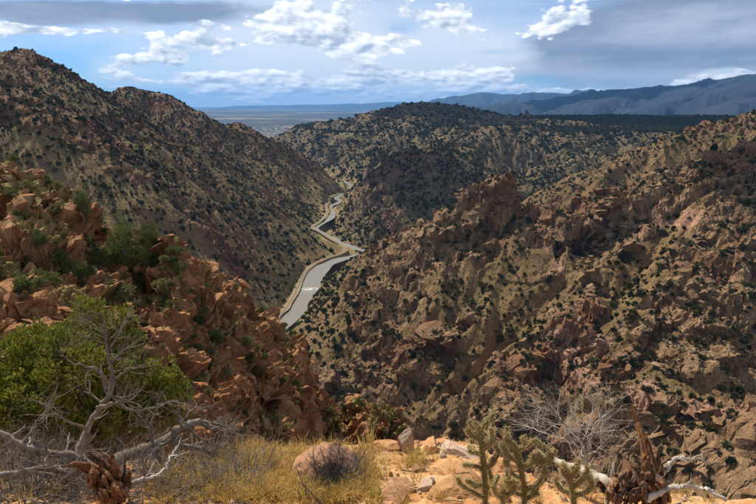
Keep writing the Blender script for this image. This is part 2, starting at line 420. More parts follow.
def terrain(x, y):
    """height and masks of the canyon at ground points (x, y)"""
    x = x.astype(np.float32); y = y.astype(np.float32); rho = np.hypot(x, y)
    h = gsample(base_h, x, y); gx = gsample(grad_x, x, y); gy = gsample(grad_y, x, y)
    dr = line_dist(x, y, riv_l); dt = line_dist(x, y, trk_l)
    calm = sstep(dr, 30, 120) * sstep(dt, 14, 70)
    farm = sstep(rho, 150, 420)
    reg = gnear(base_r, x + 14 * perlin2(x / 35, y / 35, 31), y + 14 * perlin2(x / 35, y / 35, 32))
    plateau = (gnear(base_r, x, y) == 2)
    rock = fbm2(x / 130, y / 130, 4, 60) * 1.1 + fbm2(x / 28, y / 28, 3, 70) * .55
    rock = rock + np.where(reg == 4, np.where(rho > 1020, -.30, .20), 0) + np.where(reg == 0, -.10, 0) + np.where(reg == 1, -.35, 0) - plateau * 1.0
    conv = gsample(convex, x, y); quiet = np.where((reg == 0) | (reg == 1), 1 - .75 * sstep(conv, 0, 8), 1)
    rk = sstep(rock + np.clip(conv / 18, -.5, .6), .0, .34)
    crestm = 1 - .85 * sstep(conv, 1.5, 10)
    g = gullies(x, y, gx, gy, 260.0, 27.0, 5) * crestm * np.where(reg == 0, .8, 1)
    big = sstep(rho, 1300, 2300)
    d = g * (1 + .5 * big)
    # craggy ribs: the foliation dips across the slopes
    ca, sa = math.cos(R(58)), math.sin(R(58))
    u = x * ca + y * sa; v = -x * sa + y * ca
    crag = ridged2(u / 62, v / 21, 5, 80, .60)
    d = d + crag * (1.0 + 4.0 * rk) * (1 - .7 * big) * np.where(reg == 0, .6, 1) * quiet
    # ledges where the rock stands out
    s = (h + d + .35 * x + 9 * fbm2(x / 45, y / 45, 3, 90)) / 26.0
    fr = s - np.floor(s); stair = (np.where(fr < .72, fr * .35, .252 + (fr - .72) * 2.67) - fr) * 26.0
    d = d + stair * np.where(reg == 4, .8, .5) * rk * (1 - .8 * big) * quiet
    h = h + d * calm * farm * np.where(plateau, .5, 1.0) + plateau * 16 * fbm2(x / 420, y / 420, 4, 95)
    xs_ = x + 7 * fbm2(x / 40, y / 40, 4, 13); ys_ = y + 7 * fbm2(x / 40, y / 40, 4, 23)
    for cr in SHARP:
        pp = np.array([P(*q) for q in cr[3]]); m0 = np.minimum.reduce(pp)[:2] - 110; m1 = np.maximum.reduce(pp)[:2] + 110
        sel = (x > m0[0]) & (x < m1[0]) & (y > m0[1]) & (y < m1[1])
        if sel.any():
            kx = 1.0
            if cr is SHARP[0]: xs_[sel] += 6.5 * ridged2(x[sel] / 16, y[sel] / 16, 3, 87); ys_[sel] += 6.5 * ridged2(x[sel] / 13, y[sel] / 13 + 4, 3, 88)
            q = crest_height(x[sel] + (xs_ - x)[sel] * kx, y[sel] + (ys_ - y)[sel] * kx, cr) + 1.6 * ridged2(x[sel] / 14, y[sel] / 14, 3, 85)
            hs_ = h[sel]; up = sstep(q - hs_, 0, 6); h[sel] = np.maximum(hs_, q); rk[sel] = np.maximum(rk[sel], up)
    # near ridges
    xn = x + 2.2 * fbm2(x / 17, y / 17, 3, 12) ; yn = y + 2.2 * fbm2(x / 17, y / 17, 3, 22)
    nid = np.zeros(x.shape, np.int8); hn = np.full(x.shape, -1e4, np.float32)
    ms = rho < 520
    if ms.any():
        best = np.full(ms.sum(), -1e4, np.float32); bid = np.zeros(ms.sum(), np.int8)
        for k, cr in enumerate(NEAR):
            q = crest_height(xn[ms], yn[ms], cr, raw=(cr[0] == 'camside'))
            if cr[0] == 'red': q = np.minimum(q, np.interp(x[ms] * 95 / np.maximum(rho[ms], 95) + 1.2 * fbm2(x[ms] / 6, y[ms] / 6, 2, 14), CAPX, CAPZ).astype(np.float32))
            mm = q > best; bid[mm] = (1 if cr[0] == 'red' else 2 if cr[0] == 'shelf' else 3); best = np.maximum(best, q)
        xs, ys = x[ms], y[ms]
        nr = sstep(fbm2(xs / 26, ys / 26, 3, 130) * 1.2 + .2, -.1, .35)
        crg = ridged2(xs / 15 + ys / 40, ys / 9 - xs / 50, 4, 140, .6)
        cut = sstep(rho[ms], 14, 40)
        best = best + (crg * (1.0 + 2.0 * nr) + 1.6 * fbm2(xs / 20, ys / 20, 3, 150)) * cut
        s2 = (best + .25 * xs) / 6.5 + .8 * fbm2(xs / 14, ys / 14, 2, 160); f2_ = s2 - np.floor(s2)
        best = best + (np.where(f2_ < .7, f2_ * .35, .245 + (f2_ - .7) * 2.517) - f2_) * 6.5 * .75 * cut * nr
        hn[ms] = best; nid[ms] = bid
    isn = hn > h
    h = np.where(isn, hn, h); nid = np.where(isn, nid, 0)
    # the river has cut its way down; the rail bed is benched into the bank
    wall = ZR + 1.0 + 1.1 * np.maximum(dr - 19 - 5 * perlin2(x / 30, y / 30, 55), 0) + .012 * np.maximum(dr - 40, 0) ** 1.5
    h = np.minimum(h, np.where(dr < 500, wall, 1e4))
    h = np.where(dt < 60, (ZR + 2.2) * (1 - sstep(dt, 4, 14)) + h * sstep(dt, 4, 14), h)
    h = h - 5.0 * (1 - sstep(dr, 10, 19))
    return h.astype(np.float32), reg, nid, rk * calm, dr, dt

def polar(az_deg, rhos):
    A, Q = np.meshgrid(np.radians(az_deg), rhos, indexing='ij')
    return (np.sin(A) * Q).astype(np.float32), (np.cos(A) * Q).astype(np.float32)
def grid_normals(X, Y, Z):
    p = np.stack([X, Y, Z], -1); a = np.gradient(p, axis=0); b = np.gradient(p, axis=1)
    n = np.cross(a, b); n /= np.linalg.norm(n, axis=-1, keepdims=True) + 1e-9
    return np.where(n[..., 2:3] < 0, -n, n).astype(np.float32)
def mesh_from(name, verts, quads, mats, attrs=None, smooth=False, parent=None):
    me = bpy.data.meshes.new(name)
    me.vertices.add(len(verts)); me.vertices.foreach_set('co', np.ascontiguousarray(verts, np.float32).ravel())
    k = quads.shape[1]
    me.loops.add(quads.size); me.loops.foreach_set('vertex_index', np.ascontiguousarray(quads, np.int32).ravel())
    me.polygons.add(len(quads)); me.polygons.foreach_set('loop_start', np.arange(0, quads.size, k, dtype=np.int32))
    me.polygons.foreach_set('use_smooth', np.full(len(quads), smooth))
    me.update(calc_edges=True)
    for an, av in (attrs or {}).items():
        a = me.attributes.new(an, 'FLOAT', 'POINT'); a.data.foreach_set('value', np.ascontiguousarray(av, np.float32).ravel())
    for m in (mats if isinstance(mats, (list, tuple)) else [mats]): me.materials.append(m)
    o = bpy.data.objects.new(name, me); col.objects.link(o)
    if parent: o.parent = parent
    return o
def grid_quads(nu, nv):
    i = np.arange(nu * nv).reshape(nu, nv)
    return np.stack([i[:-1, :-1], i[1:, :-1], i[1:, 1:], i[:-1, 1:]], -1).reshape(-1, 4)
def submesh(name, V, Q, keep, attrs, mat, smooth=False):
    q = Q[keep]; used = np.unique(q); remap = np.full(len(V), -1, np.int64); remap[used] = np.arange(len(used))
    return mesh_from(name, V[used], remap[q], mat, {k: v[used] for k, v in attrs.items()}, smooth)

# ------------------------------------------------------------------ ground materials
def new_mat(name, rough=0.9):
    m = bpy.data.materials.new(name); m.use_nodes = True; t = m.node_tree
    bs = t.nodes['Principled BSDF']; bs.inputs['Roughness'].default_value = rough
    bs.inputs['Specular IOR Level'].default_value = 0.2
    return m, NT(t), bs
def slope_mat(name, rockA, rockB, rockC, soilA, soilB, grass, sc_=1.0, speck=.5, bump=2.2):
    m, n, bs = new_mat(name)
    pos = n.node('ShaderNodeNewGeometry').outputs['Position']
    rock = n.attr('rock')
    n1 = n.attr('broad'); n4 = n.attr('patch')
    n2 = n.noise(pos, .11 * sc_, 4, .7); n3 = n.noise(pos, .75 * sc_, 2, .65)
    rk = n.mix(n.step(n2, .35, .65), rockA, rockB)
    rk = n.mix(n.step(n1 + (n3 - .5) * .4, .48, .68), rk, rockC)
    so = n.mix(n.step(n4, .38, .62), soilA, soilB)
    so = n.mix(n.step(n1 * .5 + n2 * .5 + (n3 - .5) * .5, .45, .62), so, grass)
    f = n.step(rock + (n2 - .5) * 1.3 + (n3 - .5) * .8, .32, .62)
    c_ = n.mix(f, so, rk)
    c_ = n.mix(n.step(n.attr('pink') + (n2 - .5) * .9, .35, .6), c_, n.mix(n.step(n2, .35, .65), (.26,.135,.08), (.36,.21,.14)))
    # scrub and grass tufts too small to build
    v = n.vor(pos, .33 * sc_)
    sp = n.step(v + (n2 - .5) * .9, .36, .18) * speck
    c_ = n.mix(sp, c_, (.040, .047, .020))
    br = n.mix(n.step(n3, .3, .75), (.72, .72, .72), (1.2, 1.2, 1.2))
    c_ = n.mix(1.0, c_, br, 'MULTIPLY')
    n.put(bs.inputs['Base Color'], c_)
    b = n.bump(n2 + n3 * .3, .9, bump / sc_)
    n.put(bs.inputs['Normal'], b)
    return m
M_left = slope_mat('left_wall_ground', (.15,.075,.036), (.215,.125,.06), (.135,.052,.027), (.155,.10,.042), (.20,.132,.058), (.125,.095,.034))
M_ridge = slope_mat('ridge_ground', (.165,.096,.048), (.265,.168,.092), (.18,.083,.042), (.15,.092,.039), (.205,.123,.055), (.122,.086,.033))
M_spur = slope_mat('spur_ground', (.16,.098,.06), (.22,.145,.09), (.20,.095,.06), (.13,.095,.048), (.17,.125,.062), (.105,.092,.038), speck=.5)
M_far = slope_mat('far_hill_ground', (.15,.10,.06), (.20,.14,.085), (.145,.085,.053), (.135,.098,.050), (.178,.122,.066), (.098,.080,.037), speck=.5)
M_floor = slope_mat('valley_ground', (.18,.12,.064), (.24,.16,.088), (.17,.10,.055), (.19,.135,.06), (.24,.17,.08), (.155,.14,.042), speck=.4)
M_red = slope_mat('red_ridge_ground', (.26,.105,.040), (.36,.185,.082), (.18,.06,.026), (.28,.165,.066), (.35,.215,.092), (.16,.135,.038), sc_=5.0, speck=.4, bump=1.6)

# ------------------------------------------------------------------ canyon mesh (fan in front of the viewpoint)
azs = np.linspace(-42, 42, 1040)
rh = np.concatenate([np.geomspace(226, 440, 110, endpoint=False), np.geomspace(440, 2300, 560, endpoint=False), np.geomspace(2300, 5300, 130)])
X, Y = polar(azs, rh)
Z, regm, nidm, rkm, drm, dtm = terrain(X, Y)
calm3 = sstep(drm, 34, 80) * sstep(dtm, 14, 40)
N = grid_normals(X, Y, Z)
steep = sstep(1 - N[..., 2], .10, .42)
f1, f2, cv = voronoi3((.8 * X - .6 * Z) / 17, Y / 17, (.6 * X + .8 * Z) / 30, 1.1)
f1b, f2b, cvb = voronoi3((.8 * X - .6 * Z) / 5.5 + 9, Y / 5.5, (.6 * X + .8 * Z) / 9, 1.1)
amp = (.10 + .90 * rkm) * np.where(regm == 0, .7, 1) * calm3 * (nidm == 0) * sstep(np.hypot(X, Y), 226, 300) * np.where(regm == 2, .15, 1)
_, _, cvS = voronoi3((.75 * X - .65 * Z) / 46 + 3, (Y + .3 * X) / 40, (.65 * X + .75 * Z) / 70, 1.2)
slab = sstep(fbm2(X / 160, Y / 160, 3, 520), -.15, .25)
disp = (cvS * 16.0 * np.where((regm == 4) & (np.hypot(X, Y) < 1020), 1, .4) * (.4 + .6 * slab) + (1 - .6 * slab) * cv * 8.0 * (.35 + .65 * steep) + cvb * 1.2 - 2.2 * (1 - sstep(f2 - f1, .0, .09)) - .9 * (1 - sstep(f2b - f1b, 0, .11))) * amp
rho_m = np.hypot(X, Y)
disp *= 1 - .75 * sstep(rho_m, 1500, 2600)
X = X + N[..., 0] * disp; Y = Y + N[..., 1] * disp; Z = Z + N[..., 2] * disp
V_mid = np.stack([X, Y, Z], -1).reshape(-1, 3); nu, nv = X.shape
Q_mid = grid_quads(nu, nv)
def broad(x, y, s): return (.5 + .5 * fbm2(x * s, y * s, 4, 400, .6)), (.5 + .5 * fbm2(x * s * 2.6, y * s * 2.6, 4, 410, .6))
def pinkmask(pts):
    o = np.zeros(X.shape, np.float32)
    for px_, py_, rx, w_ in pts:
        c_ = P(px_, py_, rx); o = np.maximum(o, np.exp(-((X - c_[0]) ** 2 + (Y - c_[1]) ** 2 + (Z - c_[2]) ** 2) / w_ ** 2))
    return o
pink = pinkmask([(562,345,515,18),(578,362,490,16),(600,340,510,13),(590,385,465,14),(640,392,432,16),(690,400,412,16),(735,405,398,14),(560,395,470,12),(655,215,690,20),(690,220,680,18),(640,225,680,14),
                 (398,212,1520,26),(390,225,1450,20),(402,200,1580,18),(390,180,1740,16),(452,185,1690,26),(560,260,650,14),(540,330,590,10),(268,155,2020,18),(300,176,1960,16)])
br1, br2 = broad(X, Y, 1 / 110.0)
at_mid = {'broad': br1.reshape(-1), 'patch': br2.reshape(-1), 'pink': pink.reshape(-1), 'rock': np.clip(rkm * .8 + steep * .45, 0, 1).reshape(-1)}
fr_ = regm.reshape(-1)[Q_mid[:, 0]].astype(int); fr_[fr_ == 2] = 1
near_f = nidm.reshape(-1)[Q_mid[:, 0]]
river_f = (np.minimum(drm, dtm + 12).reshape(-1)[Q_mid[:, 0]] < 40)
fr_[river_f] = 5; fr_[(near_f > 0)] = 4
for rid, nm, mt, lb in ((0, 'canyon_wall', M_left, 'grassy brown canyon wall rising above the rail bed to a jagged skyline'),
                        (1, 'hill', M_far, 'distant scrub covered hills closing the canyon mouth'),
                        (3, 'spur_hill', M_spur, 'rocky spur hill with pinkish streaks above the upper river bend'),
                        (4, 'canyon_slope', M_ridge, 'rugged tan rock slope with cliffs and a castle-like butte on its crest'),
                        (5, 'valley_floor', M_floor, 'sandy valley floor along the river banks')):
    k = fr_ == rid
    if k.any(): tag(submesh(nm, V_mid, Q_mid, k, at_mid, mt), lb, 'valley' if rid == 5 else 'hillside', kind='structure')

# near red ridge
azn = np.concatenate([np.linspace(-44, 6, 660, endpoint=False), np.linspace(6, 42, 90)])
rn = np.concatenate([np.geomspace(9, 55, 60, endpoint=False), np.geomspace(55, 150, 250, endpoint=False), np.geomspace(150, 232, 36)])
Xn, Yn = polar(azn, rn)
Zn, regn, nidn, rkn, _, _ = terrain(Xn, Yn)
Nn = grid_normals(Xn, Yn, Zn)
stn = sstep(1 - Nn[..., 2], .12, .42)
edge = sstep(np.hypot(Xn, Yn), 9, 22) * (1 - sstep(np.hypot(Xn, Yn), 170, 228))
f1, f2, cv = voronoi3((.95 * Xn - .3 * Zn) / 3.2 + .3 * perlin2(Xn / 5, Yn / 5, 7), Yn / 3.4, (.3 * Xn + .95 * Zn) / 7.0, .6)
f1b, f2b, cvb = voronoi3((.95 * Xn - .3 * Zn) / 1.2, Yn / 1.25, (.3 * Xn + .95 * Zn) / 2.2, .7)
dn = (cv * 3.4 * (.4 + .6 * stn) + cvb * 1.1 - 1.1 * (1 - sstep(f2 - f1, 0, .10)) - .35 * (1 - sstep(f2b - f1b, 0, .12))) * edge
f1c, f2c, cvc = voronoi3((.9 * Xn - .4 * Zn) / .62, Yn / .7, (.4 * Xn + .9 * Zn) / 1.3, .8)
dn = dn + (cvc * .5 - .15 * (1 - sstep(f2c - f1c, 0, .12))) * edge
Xn = Xn + Nn[..., 0] * dn; Yn = Yn + Nn[..., 1] * dn; Zn = Zn + Nn[..., 2] * dn
V_near = np.stack([Xn, Yn, Zn], -1).reshape(-1, 3); Q_near = grid_quads(*Xn.shape)
bn1, bn2 = broad(Xn, Yn, 1 / 16.0)
at_near = {'broad': bn1.reshape(-1), 'patch': bn2.reshape(-1), 'pink': np.zeros(len(V_near)), 'rock': np.clip(stn * .9 + .25 * sstep(fbm2(Xn / 9, Yn / 9, 3, 200), 0, .4), 0, 1).reshape(-1)}
fn = nidn.reshape(-1)[Q_near[:, 0]]
red_ridge = tag(submesh('red_ridge', V_near, Q_near, (fn == 1), at_near, M_red), 'near ridge of broken orange-red rock dotted with green shrubs', 'ridge', kind='structure')
shelf_o = tag(submesh('rock_shelf', V_near, Q_near, (fn == 2), at_near, M_red), 'scrubby rock shelf with a columnar red cliff below the viewpoint', 'ledge', kind='structure')
tag(submesh('terrain', V_near, Q_near, (fn == 3) | (fn == 0), at_near, M_red), 'steep reddish slope falling away below the viewpoint', 'slope', kind='structure')

# ------------------------------------------------------------------ water and rail bed
def ribbon(name, line, half, z, mat, nx=5, parent=None):
    p = line[:, :2]; t = np.gradient(p, axis=0); t /= np.linalg.norm(t, axis=1, keepdims=True)
    s = np.stack([-t[:, 1], t[:, 0]], 1); half = np.broadcast_to(half, (len(p),))
    rows = [np.column_stack([p + s * half[:, None] * k, np.full(len(p), z)]) for k in np.linspace(-1, 1, nx)]
    return mesh_from(name, np.stack(rows, 0).reshape(-1, 3), grid_quads(nx, len(p)), mat, smooth=True, parent=parent)
riv_d = smooth_line(riv_c, 10)
rrw = np.random.default_rng(8)
rwd = 11.0 - 3.0 * sstep(np.arange(len(riv_d)), 85., 115.) + 5.5 * np.exp(-((np.arange(len(riv_d)) - 62) / 22.0) ** 2) + 2.5 * np.interp(np.arange(len(riv_d)), np.arange(0, len(riv_d) + 6, 6), rrw.normal(size=len(np.arange(0, len(riv_d) + 6, 6))))
m_w, n, bs = new_mat('river_water', .25)
bs.inputs['Specular IOR Level'].default_value = .5
pos = n.node('ShaderNodeNewGeometry').outputs['Position']
fx0 = PZ(310, 289, ZR)
sx_, sy_, sz_ = n.sep(pos)
rap = n.math('EXPONENT', (((sx_ - float(fx0[0])) * .05) * ((sx_ - float(fx0[0])) * .05) + ((sy_ - float(fx0[1])) * .085) * ((sy_ - float(fx0[1])) * .085)) * -1.0)
wn = n.noise(pos, .22, 6, .72, .6)
up = n.step(sy_, 1350.0, 1600.0)
foam = n.step(wn + rap * .16 + up * .03, .58, .80)
n.put(bs.inputs['Base Color'], n.mix(foam, n.mix(wn, (.135,.122,.092), (.20,.182,.14)), (.74,.73,.69)))
n.put(bs.inputs['Roughness'], n.math('ADD', foam * .4, .38))
n.put(bs.inputs['Normal'], n.bump(n.noise(pos, .5, 4, .6), .5, .5))
tag(ribbon('river', riv_d, rwd, ZR, m_w, 7), 'pale grey-green river winding along the canyon floor', 'river', kind='structure')
m_t, n, bs = new_mat('rail_bed_gravel')
pos = n.node('ShaderNodeNewGeometry').outputs['Position']
n.put(bs.inputs['Base Color'], n.mix(n.noise(pos, .3, 5, .6), (.15,.11,.085), (.23,.175,.135)))
m_v, n, bs = new_mat('verge')
pos = n.node('ShaderNodeNewGeometry').outputs['Position']
n.put(bs.inputs['Base Color'], n.mix(n.step(n.noise(pos, .04, 5, .65), .5, .62), (.29,.21,.105), (.19,.19,.055)))
trk_d = smooth_line(trk_c, 10)
vw = 3.6 + 1.2 * np.interp(np.arange(len(trk_d)), np.arange(0, len(trk_d) + 4, 4), rrw.normal(size=len(np.arange(0, len(trk_d) + 4, 4)))).clip(-1, 1.6)
tag(ribbon('verge', trk_d, vw, ZR + 2.5, m_v, 4), 'yellow green grassy verge along the rail bed', 'verge', kind='structure')
bed = tag(ribbon('rail_bed', trk_d, 2.5, ZR + 2.7, m_t, 3), 'grey brown gravel rail bed following the river bank', 'rail bed', kind='structure')
m_r, n, bs = new_mat('rail_steel', .5); bs.inputs['Base Color'].default_value = (.10,.075,.06,1)
for sgn in (-1, 1):
    t = np.gradient(trk_d[:, :2], axis=0); t /= np.linalg.norm(t, axis=1, keepdims=True)
    ln = trk_d.copy(); ln[:, 0] += -t[:, 1] * .75 * sgn; ln[:, 1] += t[:, 0] * .75 * sgn
    ribbon('rail', ln, .09, ZR + 2.85, m_r, 2, parent=bed)

# ------------------------------------------------------------------ plain and far mountains
m_p, n, bs = new_mat('plain_ground')
pos = n.node('ShaderNodeNewGeometry').outputs['Position']
px_, py_, pz_ = n.sep(pos)
pl = n.comb(px_ * .00022, py_ * .00028, 0)
a1 = n.noise(pl, 1.0, 7, .62, .4); a2 = n.noise(n.comb(px_ * .0009, py_ * .0009, 2.0), 1.0, 6, .65)
cc_ = n.mix(n.step(a1 * .6 + a2 * .4, .42, .56), (.012,.021,.028), (.042,.050,.048))
cc_ = n.mix(n.step(a1 + (a2 - .5) * .6, .55, .62), cc_, (.19,.155,.11))
n.put(bs.inputs['Base Color'], cc_)
pa = np.linspace(-60, 60, 60); pr = np.geomspace(150, 72000, 80)
Xp, Yp = polar(pa, pr)
tag(mesh_from('plain', np.stack([Xp, Yp, np.full_like(Xp, -332)], -1).reshape(-1, 3), grid_quads(*Xp.shape), m_p, smooth=True), 'flat hazy plain with dark scrub and pale fields reaching the horizon', 'plain', kind='structure')

def mountain(name, crests, az0, az1, r0, r1, mat, label, wave, ampl, nu=420, nv=140, s=.38):
    A = np.linspace(az0, az1, nu); Rr = np.linspace(r0, r1, nv); x, y = polar(A, Rr)
    def f(xx, yy):
        b = np.full(xx.shape, -1e5, np.float32)
        for c_ in crests: b = np.maximum(b, crest_height(xx, yy, ('m', s, wave * .15, c_)))
        return b
    x2 = x + wave * .12 * fbm2(x / wave, y / wave, 4, 300); y2 = y + wave * .12 * fbm2(x / wave, y / wave, 4, 310)
    h = f(x2, y2); e = wave * .1
    gx = (f(x2 + e, y2) - h) / e; gy = (f(x2, y2 + e) - h) / e
    z = h + gullies(x, y, gx, gy, wave, ampl, 5, 77) + ampl * .35 * ridged2(x / wave * 1.7, y / wave * 1.7, 5, 320)
    z = np.maximum(z, -345)
    return tag(mesh_from(name, np.stack([x, y, z], -1).reshape(-1, 3), grid_quads(nu, nv), mat, smooth=True), label, 'mountain', kind='structure')
m_m, n, bs = new_mat('hazed_forest')
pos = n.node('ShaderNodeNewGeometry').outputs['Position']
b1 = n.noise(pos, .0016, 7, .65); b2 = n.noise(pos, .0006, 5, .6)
n.put(bs.inputs['Base Color'], n.mix(n.step(b1 * .6 + b2 * .4, .47, .62), (.008,.018,.034), (.022,.030,.050)))  # dark forest tones, with the blue of haze mixed into the colour
mountain('mountain_range', [[(455,106,17500),(500,105,17000),(545,102,16500),(570,97,16000),(600,92,15500),(640,89,15000),(680,87,14500),(706,83,14000),(740,78,13500),(770,74,13000),(850,60,12500),(900,55,12500)],
          [(640,89,15000),(620,98,12500),(590,106,11000)], [(706,83,14000),(680,98,11500),(650,108,10000)], [(560,99,16200),(540,104,14000),(500,107,12500)],[(770,74,13000),(750,92,10500),(730,106,9000)]],
         3, 46, 7500, 22000, m_m, 'dark blue forested mountain range under the grey cloud', 1500, 150)
mountain('mountain', [[(438,105,27000),(452,99,27000),(470,95,26500),(480,93,26500),(495,94,26500),(520,94.5,26000),(552,93.5,26000),(572,94.5,26000),(586,91.5,26000),(600,94,26000),(640,93,26000)]],
         4, 28, 21000, 34000, m_m, 'farther pale blue mountain ridge behind the dark range', 2600, 190, 260, 80)
mountain('mesa', [[(240,106,52000),(270,105.5,52000),(300,105,50000),(330,104.6,50000),(350,103.8,50000),(362,104.5,50000),(372,105,48000),(380,103.2,46000),(392,102,45000),(402,103.4,45000),(412,104.8,45000),(440,106,45000)]],
         -18, 10, 38000, 60000, m_m, 'low blue mesa along the horizon', 5200, 150, 220, 60, s=.12)

# ------------------------------------------------------------------ haze over the far country
def haze_box():
    me = bpy.data.meshes.new('haze'); x0, x1, y0, y1, z0, z1 = -78000, 78000, -2000, 74000, -352, 1250
    v = [(x, y, z) for x in (x0, x1) for y in (y0, y1) for z in (z0, z1)]
    me.from_pydata(v, [], [(0,1,3,2),(4,6,7,5),(0,4,5,1),(2,3,7,6),(0,2,6,4),(1,5,7,3)])
    m = bpy.data.materials.new('haze_air'); m.use_nodes = True; t = m.node_tree; t.nodes.clear()
    pv = t.nodes.new('ShaderNodeVolumePrincipled'); pv.inputs['Color'].default_value = (.20, .50, 1.0, 1)
    pv.inputs['Density'].default_value = 2.0e-5; pv.inputs['Anisotropy'].default_value = 0.0
    out = t.nodes.new('ShaderNodeOutputMaterial'); t.links.new(pv.outputs[0], out.inputs['Volume'])
    me.materials.append(m); o = bpy.data.objects.new('haze', me); col.objects.link(o)
    tag(o, 'thin blue haze filling the air above the plain', 'haze', kind='stuff')
haze_box()

# ------------------------------------------------------------------ shared mesh makers
def ico(sub):
    bm = bmesh.new(); bmesh.ops.create_icosphere(bm, subdivisions=sub, radius=1.0)
    v = np.array([q.co[:] for q in bm.verts], np.float32); f = np.array([[q.index for q in p.verts] for p in bm.faces], np.int32)
    bm.free(); return v, f
def raw_mesh(name, v, f, mat, smooth=False, attrs=None):
    o = mesh_from(name, np.asarray(v, np.float32), np.asarray(f, np.int32), mat, attrs, smooth)
    me = o.data; bpy.data.objects.remove(o); return me
ICO2, ICO2F = ico(2); ICO3, ICO3F = ico(3); ICO5, ICO5F = ico(5)
def put(name, me, loc, rot=(0, 0, 0), scale=1.0, parent=None):
    o = bpy.data.objects.new(name, me); col.objects.link(o)
    o.location = loc; o.rotation_euler = rot
    o.scale = scale if hasattr(scale, '__len__') else (scale,) * 3
    if parent is not None: o.parent = parent
    return o
def rock_mesh(name, seed, mat, cuts=9, sub=3, flat=(1, 1, 1), rough=.05, bury=0.0):
    """an angular stone: a ball cut by random planes, with a little roughness"""
    r = np.random.default_rng(seed); v0, f = {2: (ICO2, ICO2F), 3: (ICO3, ICO3F), 5: (ICO5, ICO5F)}[sub]
    v = v0.copy()
    for _ in range(cuts):
        n_ = r.normal(size=3); n_ /= np.linalg.norm(n_); d = r.uniform(.45, .85)
        s_ = v @ n_ - d; v -= np.outer(np.maximum(s_, 0), n_)
    o3 = r.uniform(0, 50, 3)
    nz = perlin3(v[:, 0] * 2.2 + o3[0], v[:, 1] * 2.2 + o3[1], v[:, 2] * 2.2 + o3[2]) * rough * 1.6 + perlin3(v[:, 0] * 6 + o3[0], v[:, 1] * 6 + o3[1], v[:, 2] * 6 + o3[2]) * rough
    if sub == 5:      # big boulder: rounded edges, cracks and pits
        nz = nz + .02 * perlin3(v[:, 0] * 14 + o3[0], v[:, 1] * 14, v[:, 2] * 14) + .008 * perlin3(v[:, 0] * 34, v[:, 1] * 34 + o3[1], v[:, 2] * 34)
        nz = nz - .07 * np.maximum(0, 1 - np.abs(perlin3(v[:, 0] * 1.5 + o3[2], v[:, 1] * 1.5, v[:, 2] * 2.5 + 7)) * 16) ** 2
    v = v * (1 + nz[:, None]) * np.array(flat)
    return raw_mesh(name, v, f, mat, smooth=(sub == 5))
def rock_mat(name, a, b, c_, scale=1.0, bump=.05, obj=False):
    m, n, bs = new_mat(name, .88)
    if obj:
        tcn = n.node('ShaderNodeTexCoord'); pos = tcn.outputs['Object']
    else: pos = n.node('ShaderNodeNewGeometry').outputs['Position']
    oi = n.node('ShaderNodeObjectInfo').outputs['Random']
    q1 = n.noise(pos, 1.3 * scale, 5, .65); q2 = n.noise(pos, 7 * scale, 4, .7)
    cx = n.mix(n.step(q1 + (q2 - .5) * .5, .38, .62), a, b); cx = n.mix(n.step(q2 + (q1 - .5) * .6, .56, .70), cx, c_)
    k = n.node('ShaderNodeHueSaturation'); n.put(k.inputs['Color'], cx); n.put(k.inputs['Value'], n.math('MULTIPLY_ADD', S(n, oi), .5, .75))
    n.put(bs.inputs['Base Color'], S(n, k.outputs[0])); n.put(bs.inputs['Normal'], n.bump(q1 * .6 + q2 * .4, .8, bump))
    return m
def leaf_mat(name, a, b, transl=.25, rough=.6):
    m, n, bs = new_mat(name, rough)
    oi = n.node('ShaderNodeObjectInfo').outputs['Random']
    pos = n.node('ShaderNodeNewGeometry').outputs['Position']
    f = n.noise(pos, 9.0, 2, .6) * .7 + S(n, oi) * .3
    cx = n.mix(n.step(f, .3, .7), a, b)
    n.put(bs.inputs['Base Color'], cx)
    tr = n.node('ShaderNodeBsdfTranslucent'); n.put(tr.inputs['Color'], cx)
    mx = n.node('ShaderNodeMixShader'); mx.inputs[0].default_value = transl
    out = [q for q in m.node_tree.nodes if q.type == 'OUTPUT_MATERIAL'][0]
    m.node_tree.links.new(bs.outputs[0], mx.inputs[1]); m.node_tree.links.new(tr.outputs[0], mx.inputs[2]); m.node_tree.links.new(mx.outputs[0], out.inputs[0])
    return m
def scrub_mat(name, a, b):
    m, n, bs = new_mat(name, .9)
    oi = n.node('ShaderNodeObjectInfo').outputs['Random']
    n.put(bs.inputs['Base Color'], n.mix(S(n, oi), a, b)); return m
def lump(seed, zs=1.0, rough=.34, sub=2):
    r = np.random.default_rng(seed); v0, f = (ICO2, ICO2F) if sub == 2 else (ICO3, ICO3F)
    o3 = r.uniform(0, 50, 3); v = v0
    nz = perlin3(v[:, 0] * 1.6 + o3[0], v[:, 1] * 1.6 + o3[1], v[:, 2] * 1.6 + o3[2]) * rough * 1.3 + perlin3(v[:, 0] * 4.2 + o3[0], v[:, 1] * 4.2 + o3[1], v[:, 2] * 4.2 + o3[2]) * rough
    v = v * (1 + nz[:, None]); v = v * np.array([.5, .5, .5 * zs]); v[:, 2] += .42 * zs
    return v, f

